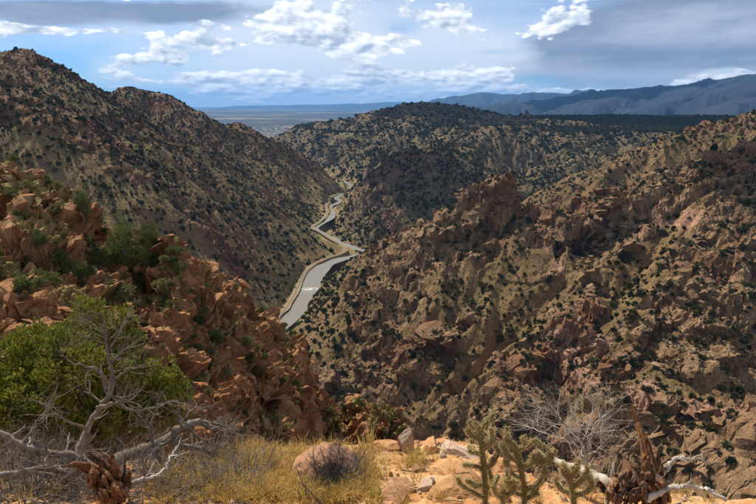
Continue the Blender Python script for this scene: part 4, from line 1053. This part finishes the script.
for px, py, dd, rr_ in LOBES:
    c0 = P(px, py, dd); lobes_p.append(c0)
    rr_ *= .95 * rg.uniform(.82, 1.1); c0 = c0 + rg.normal(size=3) * .07; ncl = int(58 * (rr_ / .36) ** 2)
    d = rg.normal(size=(ncl, 3)); d /= np.linalg.norm(d, axis=1, keepdims=True)
    cc2 = c0 + d * rr_ * rg.uniform(.35, 1.08, (ncl, 1)) ** .6 * np.array([1, 1, .85]); per = 30
    cen = np.repeat(cc2, per, 0); dd_ = np.repeat(d, per, 0); n_ = len(cen)
    q = rg.normal(size=(n_, 3)); q /= np.linalg.norm(q, axis=1, keepdims=True)
    bp = cen + q * .085 * rg.uniform(.1, 1, (n_, 1))
    ax = q * .8 + dd_ * .7 + np.array([0, 0, .55]) + .3 * rg.normal(size=(n_, 3)); ax /= np.linalg.norm(ax, axis=1, keepdims=True)
    sd_ = np.cross(ax, rg.normal(size=(n_, 3))); sd_ /= np.linalg.norm(sd_, axis=1, keepdims=True)
    Lf = .058 * rg.uniform(.6, 1.4, (n_, 1)); Wf = Lf * .24
    v = np.stack([bp, bp + ax * Lf * .55 + sd_ * Wf, bp + ax * Lf, bp + ax * Lf * .55 - sd_ * Wf], 1).reshape(-1, 3)
    LV.append(v); LF.append(np.arange(n_ * 4).reshape(-1, 4) + cnt); cnt += n_ * 4
M_jl = leaf_mat('juniper_leaves', (.070,.090,.012), (.19,.20,.027), .35)
under(mesh_from('crown', np.concatenate(LV), np.concatenate(LF), M_jl), jt)
h = Heap(); rg = np.random.default_rng(32)
trunk_top = base + np.array([.05, .1, .8])
h.add(tube(spline([base - np.array([0, 0, .3]), base + np.array([-.05, 0, .3]), trunk_top], 4), np.linspace(.15, .10, 9), 8, .08, 3))
for c0 in lobes_p:
    mid = (trunk_top + c0) / 2 + rg.normal(size=3) * .12
    h.add(tube(spline([trunk_top - np.array([0, 0, rg.uniform(0, .6)]), mid, c0], 4), np.linspace(.055, .012, 9), 5, .08, 4))
under(h.mesh('trunk', M_bark), jt)

# ---- bare dead tree in front of it
dt0 = np.array(P(78, 452, 6.0)); dt0[2] = float(fg_h(dt0[0], dt0[1]))
dtree = thing('dead_tree', dt0, 'leafless grey dead tree standing against the green juniper', 'dead tree')
h = Heap(); rg = np.random.default_rng(41)
limb(h, [(70,478,5.9),(78,452,6.0),(87,430,6.1),(98,410,6.15),(110,392,6.2),(112,372,6.2),(107,350,6.25),(106,330,6.3),(102,312,6.3)], .042, .007, rg, 16, .34, 2, 8)
under(h.mesh('trunk', M_grey), dtree)
for lst, r0, tw in [([(111,385,6.2),(98,372,6.1),(85,366,6.05),(70,362,6.0),(60,352,5.95)], .022, 7), ([(108,352,6.25),(118,335,6.2),(128,315,6.2),(136,298,6.2)], .016, 6),
                    ([(106,335,6.3),(95,325,6.25),(82,318,6.2)], .013, 6), ([(112,380,6.2),(124,372,6.1),(140,366,6.05),(158,360,6.0)], .017, 7), ([(98,408,6.15),(118,402,6.0),(135,396,5.95),(148,380,5.9)], .022, 8),
                    ([(107,345,6.25),(90,338,6.2),(74,330,6.15)], .012, 6), ([(110,368,6.2),(122,352,6.2),(140,345,6.15)], .013, 6), ([(87,430,6.1),(62,418,6.0),(44,405,5.9),(30,398,5.9)], .018, 7), ([(112,395,6.2),(130,410,6.0),(152,408,5.95),(165,400,5.9)], .018, 6)]:
    h = Heap(); limb(h, lst, r0 * .75, .003, rg, tw + 5, .28, 2, 6); under(h.mesh('branch', M_grey), dtree)

# ---- fallen limb with crooked branches reaching over the ledge
fl0 = np.array(P(110, 465, 5.3)); fl0[2] = float(fg_h(fl0[0], fl0[1]))
fl = thing('fallen_limb', fl0, 'thick crooked grey limb lying across the dead brush by the orange stump', 'dead branch')
rg = np.random.default_rng(43)
h = Heap(); limb(h, [(96,472,5.0),(115,462,5.1),(135,452,5.2),(152,445,5.25),(166,440,5.3),(176,432,5.3),(188,424,5.3),(200,421,5.35)], .058, .030, rg, 5, .25, 2, 9); under(h.mesh('trunk', M_grey), fl)
for lst, r0, tw in [([(166,440,5.3),(185,446,5.3),(205,450,5.3),(220,462,5.3),(235,470,5.3)], .036, 8), ([(150,446,5.25),(160,460,5.2),(172,472,5.15),(190,477,5.1),(200,478,5.1)], .034, 7),
                    ([(196,421,5.35),(215,430,5.35),(232,432,5.4),(246,440,5.4)], .022, 8), ([(186,425,5.3),(200,438,5.3),(222,448,5.35),(240,448,5.35)], .018, 8), ([(200,421,5.35),(222,425,5.35),(240,436,5.4)], .014, 8),
                    ([(176,432,5.3),(190,412,5.3),(205,404,5.3)], .015, 6), ([(152,445,5.25),(150,425,5.2),(162,405,5.2),(185,402,5.2)], .016, 6)]:
    h = Heap(); limb(h, lst, r0 * .8, .004, rg, tw + 5, .26, 2, 6); under(h.mesh('branch', M_grey), fl)
fl0 = np.array(P(40, 462, 5.2)); fl0[2] = float(fg_h(fl0[0], fl0[1]))
fl = thing('fallen_limb', fl0, 'long thin grey limb sprawling through the brush away from the stump', 'dead branch')
h = Heap(); limb(h, [(-30,418,5.4),(0,432,5.3),(22,446,5.2),(45,453,5.15),(70,455,5.1),(90,462,5.05)], .022, .034, rg, 12, .26, 2, 7); under(h.mesh('trunk', M_grey), fl)
h = Heap(); limb(h, [(-20,480,4.9),(10,474,4.9),(30,470,4.9),(50,468,4.95),(72,474,4.95)], .028, .018, rg, 10, .22, 2, 7); under(h.mesh('branch', M_grey), fl)
h = Heap(); limb(h, [(22,446,5.2),(35,425,5.2),(48,412,5.2),(60,395,5.2)], .014, .005, rg, 10, .24, 2, 6); under(h.mesh('branch', M_grey), fl)
# pale root at the foot of the stump
h = Heap(); limb(h, [(122,492,4.4),(135,482,4.45),(150,478,4.5),(165,470,4.6),(172,455,4.7),(178,446,4.75)], .024, .007, rg, 8, .2, 2, 7)
o = h.mesh('bleached_branch', M_white); tag(o, 'pale forked branch rising beside the orange rotten stump', 'dead branch')

# ---- dead brush thickets
rg = np.random.default_rng(47)
def brush(px, py, n_, L, label, mat=None, r=.006, up=.55, lift=.0, dep=2, group=None, name='dead_brush', cat='dead brush', wander=.42, kids=4):
    p0 = G(px, py, -.02); h = Heap()
    for k in range(n_):
        a = rg.uniform(0, 2 * np.pi); d = np.array([math.cos(a), math.sin(a), up + rg.uniform(-.25, .5)])
        grow(h, p0 + rg.normal(size=3) * np.array([.07, .07, .0]), d, L * rg.uniform(.6, 1.15), r * rg.uniform(.6, 1.3), dep, rg, wander, lift, kids)
    o = h.mesh(name, mat or M_dead); o.data.transform(Matrix.Translation(-Vector(p0))); o.location = p0
    return tag(o, label, cat, group)
for px, py in [(12,462),(40,480),(8,492),(62,492),(150,486),(185,490),(215,480),(30,470),(70,474),(200,466),(235,490),(165,472),(22,500),(48,498),(130,496),(140,474),(85,488),(-8,478),(5,480),(55,470),(100,494),(170,498),(210,496),(250,474),(36,490),(72,500)]:
    brush(px, py, 18, .40, 'tangled grey dead brush around the fallen limbs', None, .0065, .45, group='dead brush round the fallen limbs')
brush(338, 485, 80, .30, 'round charred grey bush in front of the pink boulder', M_char, .0045, 1.1, .03, 2, name='charred_bush', cat='bush', wander=.22, kids=5)
brush(311, 502, 5, .24, 'small blackened sapling standing in dry grass beside the pink boulder', M_char, .006, 2.0, .06, 2, name='charred_sapling', cat='sapling', wander=.2)
brush(668, 478, 10, .22, 'thin dark twigs sprouting behind the broken red stump', M_dead, .004, 1.0, 0, 2, name='twig_bush', cat='bush')
brush(735, 492, 9, .24, 'sparse bare twigs beyond the bleached root', M_dead, .004, 1.2, .02, 2, name='twig_bush', cat='bush')
brush(640, 497, 10, .2, 'short dead twigs at the foot of the broken red stump', M_dead, .004, .8, 0, 2, name='twig_bush', cat='bush')

h = Heap()
for k in range(260):
    px = rg.uniform(-30, 260) if k % 5 else rg.uniform(380, 720); py = rg.uniform(458, 506); p0 = G(px, py, .012); a = rg.uniform(0, 6.28); L = rg.uniform(.08, .30)
    d = np.array([math.cos(a), math.sin(a), 0]) * L; q = [p0, p0 + d * .5 + rg.normal(size=3) * .02, p0 + d]
    for w3 in q: w3[2] = float(fg_h(w3[0], w3[1])) + rg.uniform(.004, .03)
    h.add(tube(spline(q, 3), np.linspace(.005, .002, 7) * rg.uniform(.6, 1.5), 5))
tag(h.mesh('twig_litter', M_grey), 'dry twigs littering the soil of the ledge', 'litter', kind='stuff')

# ---- bare white shrub on the rim
p0 = np.array(P(586, 466, 5.0)); bsh = thing('bare_shrub', p0, 'leafless whitish shrub with lichen on the rim behind the bleached log', 'shrub')
h = Heap(); rg = np.random.default_rng(53)
limb(h, [(589,560,4.9),(588,510,4.9),(587,480,4.920),(586,462,5.002),(583,448,5.002),(578,436,5.043),(574,424,5.084),(572,412,5.084)], .020, .005, rg, 18, .36, 2, 7); under(h.mesh('stem', M_white), bsh)
for lst, r0 in [([(586,460,5.002),(590,440,5.002),(595,425,4.961),(606,414,4.920),(612,402,4.920)], .013), ([(583,448,5.002),(570,442,5.002),(552,436,5.043),(530,428,5.084),(512,424,5.084)], .010), ([(582,446,5.002),(565,425,5.084),(550,412,5.125),(535,405,5.166)], .009),
                ([(586,455,5.002),(598,450,4.920),(604,440,4.920),(602,430,4.920)], .009), ([(578,436,5.043),(560,420,5.084),(548,402,5.084)], .008), ([(587,462,5.002),(606,455,4.920),(612,436,4.920),(622,420,4.920)], .008)]:
    h = Heap(); limb(h, lst, r0 * 1.15, .0035, rg, 20, .36, 2, 5, .35); under(h.mesh('branch', M_white if r0 > .0085 else M_grey), bsh)

# ---- bleached log, roots and the broken stump
def log_thing(name, lst, r0, r1, label, mat, tw=3, tl=.2, dep=1, seed=5):
    rg = np.random.default_rng(seed); h = Heap(); limb(h, lst, r0, r1, rg, tw, tl, dep, 10, .3)
    p = pts_px(lst); c0 = p.mean(0); o = h.mesh(name, mat); o.data.transform(Matrix.Translation(-Vector(c0))); o.location = c0
    return tag(o, label, 'log' if 'log' in name else 'root')
log_thing('fallen_log', [(538,452,4.840),(552,459,4.664),(570,466,4.488),(585,471,4.356),(600,478,4.224),(612,484,4.136),(622,490,4.048)], .018, .042, 'bleached grey log leaning from the broken stump towards the cactus', M_white, 4, .2, 1, 61)
log_thing('bleached_root', [(650,492,3.872),(660,478,3.916),(668,469,3.960),(672,462,3.960),(680,458,3.960),(690,459,4.004),(700,459,4.048),(708,465,4.092)], .018, .005, 'crooked white root bending up from the broken stump', M_white, 3, .12, 1, 62)
log_thing('bleached_root', [(648,500,3.696),(662,492,3.740),(676,487,3.784),(692,487,3.828),(708,491,3.872),(724,499,3.916)], .022, .014, 'smooth white root arching low along the ground past the stump', M_white, 2, .12, 1, 63)
def splinter(lst, widths, seed, thick=.45, sides=12, grain=.22):
    """a torn spike of wood: a sheaf of long flat fibres, ragged at its end"""
    p = spline(pts_px(lst), 6); n_ = len(p); w_ = np.interp(np.linspace(0, 1, n_), np.linspace(0, 1, len(widths)), widths)
    r = np.random.default_rng(seed); t = np.gradient(p, axis=0); t /= np.linalg.norm(t, axis=1, keepdims=True)
    u = np.cross(t, np.array([.2, .95, .1])); u /= np.linalg.norm(u, axis=1, keepdims=True); v_ = np.cross(t, u)
    h_ = Heap(); k_n = 30 if n_ > 14 else 16
    for k in range(k_n):
        a = r.uniform(0, 2 * np.pi); q = np.sqrt(r.uniform(0, 1)); s0 = int(r.integers(0, max(1, n_ // 2))) if k > 3 else 0
        idx = np.arange(s0, n_)
        if len(idx) < 4: continue
        off = (u[idx] * math.cos(a) + v_[idx] * math.sin(a) * thick) * (w_[idx] * q * .8)[:, None]
        pp = p[idx] + off + np.cumsum(r.normal(size=(len(idx), 3)), 0) * w_[idx, None] * .045
        rr2 = w_[idx] * r.uniform(.10, .26) * (1 + .12 * r.normal(size=len(idx))); rr2[0] *= .12; rr2[1] *= .55
        h_.add(tube(pp, rr2, 6, .16, int(r.integers(1e6))))
    return np.concatenate(h_.v), np.concatenate(h_.f)
sp0 = np.array(P(640, 500, 3.87)); stp = thing('broken_stump', sp0, 'rotten red-brown stump torn into a tall jagged spike', 'stump')
for lst, wd, sd_, mt in [([(631,405,4.050),(635,416,4.050),(640,430,4.005),(645,444,3.960),(649,462,3.915),(653,482,3.870),(654,505,3.825)], [.012,.024,.026,.034,.045,.065,.095], 1, M_rot),
                         ([(617,451,3.960),(621,458,3.960),(627,467,3.915),(633,478,3.870),(640,495,3.825)], [.006,.017,.024,.03,.045], 2, M_rotd), ([(622,470,3.870),(626,480,3.852),(632,495,3.825)], [.006,.016,.03], 3, M_rotd),
                         ([(658,452,3.960),(657,464,3.960),(656,485,3.915)], [.012,.03,.05], 4, M_rotd), ([(663,462,3.870),(661,474,3.870),(658,492,3.870)], [.008,.022,.04], 5, M_rot)]:
    h = Heap(); h.add(splinter(lst, wd, sd_)); under(h.mesh('splinter', mt, smooth=False), stp)
h = Heap(); rg = np.random.default_rng(71)
for k in range(34):
    px, py = rg.uniform(606, 666), rg.uniform(484, 508); a = rg.uniform(-1, 1)
    h.add(splinter([(px, py, 3.8 + rg.uniform(-.1, .2)), (px + 5 * a, py - rg.uniform(4, 12), 3.8 + rg.uniform(-.1, .2)), (px + 10 * a, py - rg.uniform(8, 20), 3.85)], [.045, .03, .008], 100 + k, .6, 9, .3))
under(h.mesh('stump_base', M_rotd, smooth=False), stp)
sp0 = np.array(P(108, 500, 4.2)); stp = thing('rotten_stump', sp0, 'low crumbling orange-brown stump among the grey dead branches', 'stump')
h = Heap()
for k in range(16):
    px, py = rg.uniform(92, 122), rg.uniform(478, 508); a = rg.uniform(-1, 1)
    h.add(splinter([(px, py, 4.3 + rg.uniform(-.1, .2)), (px + 5 * a, py - rg.uniform(5, 12), 4.3 + rg.uniform(-.1, .2)), (px + 9 * a, py - rg.uniform(10, 24), 4.35)], [.06, .045, .012], 140 + k, .7, 9, .3))
under(h.mesh('stump_base', M_rot, smooth=False), stp)
for lst, wd, sd_, mt in [([(66,467,4.4),(78,465,4.4),(92,470,4.4),(106,482,4.35),(116,500,4.3)], [.012,.03,.05,.07,.09], 11, M_rot), ([(86,452,4.5),(95,456,4.5),(106,464,4.45),(114,478,4.4)], [.03,.055,.06,.06], 12, M_rotd),
                         ([(111,450,4.4),(113,462,4.4),(115,480,4.4),(117,500,4.35)], [.008,.02,.04,.07], 13, M_rot), ([(125,452,4.4),(125,465,4.4),(124,482,4.4)], [.006,.012,.03], 14, M_rotd)]:
    h = Heap(); h.add(splinter(lst, wd, sd_, .8)); under(h.mesh('splinter', mt, smooth=False), stp)

# ---- boulders and stones on the ledge
M_pink = rock_mat('pink_granite', (.38,.195,.105), (.48,.28,.17), (.28,.13,.07), 9, .03)
M_pale = rock_mat('pale_granite', (.36,.25,.18), (.46,.34,.25), (.28,.18,.12), 8, .012)
M_oran = rock_mat('orange_stone', (.40,.20,.085), (.50,.29,.14), (.29,.13,.055), 10, .02)
def stone(px, py, size, flat, mat, label, seed, rz=0., tilt=(0, 0), cuts=9, name='boulder', sub=3, sink=.25, group=None, rough=.05, rho=None):
    me = rock_mesh(name, seed, mat, cuts, sub, flat, rough)
    p0 = G(px, py)
    if rho: p0 = np.array(P(px, py, rho))
    o = put(name, me, p0 + np.array([0, 0, size * flat[2] * (.5 - sink)]), (tilt[0], tilt[1], rz), size)
    return tag(o, label, 'boulder' if name == 'boulder' else 'stone', group)
stone(328, 477, .30, (1.08, .8, .70), M_pink, 'large smooth pink boulder behind the charred bush', 207, .3, cuts=4, rough=.04, sink=.12, sub=5)
stone(405, 450, .15, (.7, .6, 1.15), M_pale, 'pale pointed rock standing on the rim of the ledge', 203, .4, (.1, .2), 9, sink=.0, sub=5)
stone(430, 452, .15, (.9, .7, .8), M_oran, 'orange block leaning by the pale pointed rock on the rim', 204, .9, (.2, -.3), 12, sink=.1, sub=5)
stone(470, 458, .24, (1.2, .7, .28), M_pale, 'flat pinkish slab on the rim beside the tall cactus', 205, -.4, (.1, .25), 14, sub=5)
stone(385, 452, .16, (1.1, .7, .5), M_oran, 'rounded orange rock on the rim next to the golden tuft', 206, .2, (0, -.1), 12, sub=5)
for k, (px, py, s_, f3, mt) in enumerate([(366,458,.14,(1.1,.7,.5),M_oran),(447,470,.20,(1.3,.9,.3),M_oran),(400,484,.17,(1.2,.9,.35),M_pink),(455,492,.22,(1.3,.9,.3),M_oran),(392,496,.15,(1,.8,.4),M_pink),(498,470,.16,(1.2,.8,.4),M_oran),
                                          (283,470,.14,(1,.8,.5),M_pink),(290,484,.12,(1,.8,.5),M_oran),(425,488,.10,(1,.8,.5),M_pale),(470,478,.12,(1.2,.8,.35),M_oran),(420,470,.08,(1,.8,.5),M_oran),(258,480,.12,(1,.8,.5),M_oran),(515,486,.14,(1,.8,.4),M_oran)]):
    stone(px, py, s_, f3, mt, 'half-buried orange or pink stone in the soil of the ledge', 220 + k, k * 1.3, (.1, .1), 14, 'stone', 5, .3, 'stones in the ledge soil')
rg = np.random.default_rng(81); nst = 1500
sx2 = rg.uniform(-3.6, 3.6, nst); sy2 = rg.uniform(3.6, 6.1, nst); ss2 = rg.lognormal(math.log(.016), .5, nst).clip(.006, .05)
gn_scatter('gravel', np.column_stack([sx2, sy2, fg_h(sx2, sy2) + ss2 * .2]), rg.uniform(0, 6.28, (nst, 3)), np.column_stack([ss2] * 3), [proto('pebble', rock_mesh('pebble', 260 + k, mt, 8, 2, (1, .8, .7))) for k, mt in enumerate((M_oran, M_pink, M_pale))],
           'orange and pink gravel scattered over the ledge', 'gravel')

# ---- dry grass
def blades(cx, cy, n_, hgt, spread_, rg, lean=.5, width=.0035):
    a = rg.uniform(0, 2 * np.pi, n_); rr_ = spread_ * np.sqrt(rg.uniform(0, 1, n_))
    bx = cx + np.cos(a) * rr_ * .5; by = cy + np.sin(a) * rr_ * .5; bz = fg_h(bx, by) - .01
    H = hgt * rg.uniform(.45, 1.1, n_); ln = lean * rg.uniform(.2, 1.2, n_); a2 = a + rg.normal(0, .5, n_)
    ox, oy = np.cos(a2) * ln * H, np.sin(a2) * ln * H; wv = rg.uniform(0, 2 * np.pi, n_); wx_, wy_ = np.cos(wv) * width, np.sin(wv) * width
    b = np.stack([bx, by, bz], 1); w3 = np.stack([wx_, wy_, 0 * wx_], 1)
    m1 = b + np.stack([ox * .3, oy * .3, H * .6], 1); tp_ = b + np.stack([ox, oy, H * (1 - .25 * ln)], 1)
    V = np.stack([b - w3, b + w3, m1 + w3 * .8, m1 - w3 * .8, tp_], 1).reshape(-1, 3); i = np.arange(n_)[:, None] * 5
    T = np.concatenate([i + np.array([[0, 1, 2]]), i + np.array([[0, 2, 3]]), i + np.array([[3, 2, 4]])])
    return V, T
M_straw = leaf_mat('dry_grass_blades', (.42,.27,.075), (.62,.44,.15), .35, .7)
M_gold = leaf_mat('golden_grass', (.50,.36,.10), (.66,.52,.20), .35, .7)
M_green = leaf_mat('fresh_green', (.10,.17,.02), (.18,.25,.04), .35)
rg = np.random.default_rng(91); h = Heap()
for k in range(1000):
    px = rg.choice([rg.uniform(215, 385), rg.uniform(150, 300), rg.uniform(340, 520), rg.uniform(0, 756)], p=[.45, .22, .18, .15]); py = rg.uniform(449, 506)
    if 372 < px < 520 and rg.random() < .80: continue
    p0 = G(px, py)
    h.add(blades(p0[0], p0[1], int(rg.integers(16, 38)), rg.uniform(.07, .19), rg.uniform(.05, .14), rg, .8, .0028))
o = h.mesh('dry_grass', M_straw, smooth=False); tag(o, 'straw yellow dry grass covering the ledge', 'grass', kind='stuff')
for px, py, lb in [(416,464,'round golden bunchgrass tuft below the pale pointed rock'),(388,462,'small golden grass tuft beside the rounded orange rock')]:
    p0 = G(px, py); h = Heap(); h.add(blades(p0[0], p0[1], 240 if px == 416 else 90, .19 if px == 416 else .13, .16, rg, .75, .0022)); o = h.mesh('grass_tuft', M_gold, smooth=False)
    o.data.transform(Matrix.Translation(-Vector(p0))); o.location = p0; tag(o, lb, 'grass tuft')
for px, py, lb in [(376,498,'fresh green sprig of leaves in the dry grass'),]:
    p0 = G(px, py); h = Heap(); h.add(blades(p0[0], p0[1], 60, .10, .07, rg, .6, .006)); o = h.mesh('green_sprig', M_green, smooth=False)
    o.data.transform(Matrix.Translation(-Vector(p0))); o.location = p0; tag(o, lb, 'plant')
# tall seed stalks by the rim
for px, py in [(366,452),(372,449),(362,455)]:
    p0 = G(px, py); h = Heap(); h.add(blades(p0[0], p0[1], 18, .30, .05, rg, .25, .004)); o = h.mesh('dry_stalks', M_gold, smooth=False)
    o.data.transform(Matrix.Translation(-Vector(p0))); o.location = p0; tag(o, 'clump of tall straw stalks on the rim behind the ledge grass', 'plant', 'dry stalks on the rim')

# ---- tree cholla cactus
m_c, n, bs = new_mat('cholla_skin', .6)
pos = n.node('ShaderNodeNewGeometry').outputs['Position']
n.put(bs.inputs['Base Color'], n.mix(n.step(n.noise(pos, 16, 3, .6), .4, .62), (.12,.115,.04), (.20,.145,.065)))
M_spine = leaf_mat('cholla_spines', (.50,.38,.18), (.72,.58,.32), .4, .6)
def cholla_joint(hs, hp, pts, r, rg):
    p = spline(pts, 4); L = np.linalg.norm(np.diff(p, axis=0), axis=1).sum(); n_ = max(6, int(L / .008)); s_ = np.linspace(0, 1, n_)
    q = np.stack([np.interp(s_, np.linspace(0, 1, len(p)), p[:, k]) for k in range(3)], 1)
    t = np.gradient(q, axis=0); t /= np.linalg.norm(t, axis=1, keepdims=True); ref = np.array([.3, .9, .2])
    u = np.cross(t, ref); u /= np.linalg.norm(u, axis=1, keepdims=True); v_ = np.cross(t, u); sides = 12
    an = np.linspace(0, 2 * np.pi, sides, endpoint=False); k_ = np.arange(n_)[:, None]
    bumpy = 1 + .26 * np.cos(an[None] * 6 + np.pi * (k_ % 2)) * (.6 + .4 * np.cos(k_ * np.pi))
    prof = r * np.sqrt(np.clip(1 - (np.clip((s_ - .86) / .14, 0, 1)) ** 2, .02, 1)) * (.82 + .18 * np.minimum(s_ / .15, 1))
    rad = prof[:, None] * bumpy
    ring = q[:, None] + u[:, None] * (np.cos(an)[None] * rad)[..., None] + v_[:, None] * (np.sin(an)[None] * rad)[..., None]
    i = np.arange(n_ - 1)[:, None] * sides; j = np.arange(sides)[None]; j2 = (j + 1) % sides
    hs.add((ring.reshape(-1, 3), np.stack([i + j, i + j2, i + sides + j2, i + sides + j], -1).reshape(-1, 4)))
    b = ring[::2, ::2].reshape(-1, 3); b = np.repeat(b, 6, 0); cidx = np.repeat(np.repeat(q[::2], sides // 2, 0), 6, 0)
    d = b - cidx; d /= np.linalg.norm(d, axis=1, keepdims=True) + 1e-9; d = d + .55 * rg.normal(size=d.shape) + t[-1] * .3; d /= np.linalg.norm(d, axis=1, keepdims=True)
    l_ = rg.uniform(.012, .030, (len(b), 1)); w_ = np.cross(d, rg.normal(size=d.shape)); w_ /= np.linalg.norm(w_, axis=1, keepdims=True); w_ *= .0016
    V = np.stack([b - w_, b + w_, b + d * l_], 1).reshape(-1, 3); hp.add((V, np.arange(len(V)).reshape(-1, 3)))
def cholla(stem, arms, r, label, seed, tips=10, tipL=.07):
    rg = np.random.default_rng(seed); sp = pts_px(stem); e = thing('cholla_cactus', sp[0], label, 'cactus')
    hs, hp = Heap(), Heap(); cholla_joint(hs, hp, sp, r * 1.15, rg); st_ = under(hs.mesh('stem', m_c), e); under(hp.mesh('spines', M_spine, smooth=False), e).parent = st_
    hs2, ends = None, [(sp[-1], sp[-1] - sp[-2])]
    for a in arms:
        ap = pts_px(a); hs, hp = Heap(), Heap(); cholla_joint(hs, hp, ap, r * .92, rg); o = under(hs.mesh('arm', m_c), e)
        under(hp.mesh('spines', M_spine, smooth=False), e).parent = o; ends += [(ap[-1], ap[-1] - ap[-2]), (ap[len(ap) // 2], np.array([0, 0, .05]))]
    hs, hp = Heap(), Heap()
    for k in range(tips):
        c0, dd = ends[int(rg.integers(len(ends)))]; d = dd / (np.linalg.norm(dd) + 1e-9) * .4 + np.array([0, 0, .7]) + rg.normal(size=3) * .6; d /= np.linalg.norm(d); L = tipL * rg.uniform(.6, 1.3)
        cholla_joint(hs, hp, [c0 - d * .01, c0 + d * L * .5 + rg.normal(size=3) * .004, c0 + d * L], r * .75, rg)
    bd = under(hs.mesh('young_joints', m_c), e); under(hp.mesh('spines', M_spine, smooth=False), e).parent = bd
    return e
D = 3.95
cholla([(485,508,D),(485,490,D),(484,470,D),(482,450,D),(479,428,D)],
       [[(484,470,D),(474,466,D-.03),(462,465,D-.05)],[(484,468,D),(492,464,D),(499,452,D+.03)],[(483,455,D),(474,452,D),(468,446,D+.05)],[(482,450,D),(490,444,D-.04),(492,434,D-.04)],[(481,440,D),(472,436,D),(466,428,D)],
        [(480,432,D),(484,424,D+.03),(488,420,D+.04)],[(481,436,D),(474,426,D+.05),(468,420,D+.06)],[(485,486,D),(474,484,D-.05),(466,480,D-.06)],[(485,498,D),(472,492,D-.1),(460,484,D-.12)],[(485,490,D),(492,484,D+.02),(490,474,D+.05)],[(482,446,D),(488,440,D+.08),(494,428,D+.1)]],
       .0155, 'tallest cactus, a straight spiny stem with short arms on the orange soil', 301, 14)
D = 3.9
cholla([(524,508,D),(524,488,D),(520,466,D),(514,444,D)],
       [[(521,468,D),(532,462,D),(540,452,D)],[(516,450,D),(526,446,D),(534,440,D)],[(523,480,D),(512,474,D),(506,464,D)],[(514,446,D),(508,440,D),(506,436,D)],[(520,462,D),(508,456,D),(504,448,D)],[(524,490,D),(536,484,D),(544,474,D)],[(532,462,D),(544,462,D),(552,458,D)],[(534,440,D),(542,446,D),(550,452,D)],[(524,496,D),(514,492,D),(508,484,D)],[(524,500,D),(534,494,D),(538,486,D)]],
       .0145, 'bushy brown-green cactus at the thin end of the bleached log', 302, 26)
D = 3.75
cholla([(574,510,D),(573,494,D),(570,480,D)], [[(572,488,D),(582,480,D),(588,470,D)],[(571,482,D),(564,474,D),(562,468,D)],[(573,494,D),(562,490,D),(556,482,D)],[(573,496,D),(586,492,D),(592,484,D)],[(570,480,D),(574,472,D),(578,466,D)]], .014, 'low spiny cactus under the bleached log', 303, 14)
D = 3.65
cholla([(503,512,D),(503,500,D),(504,488,D)], [[(503,500,D),(496,494,D),(493,486,D)],[(503,498,D),(512,492,D),(516,484,D)],[(504,490,D),(508,482,D),(507,476,D)]], .0135, 'small cactus with upright joints between the tall and the bushy cactus', 305, 12)
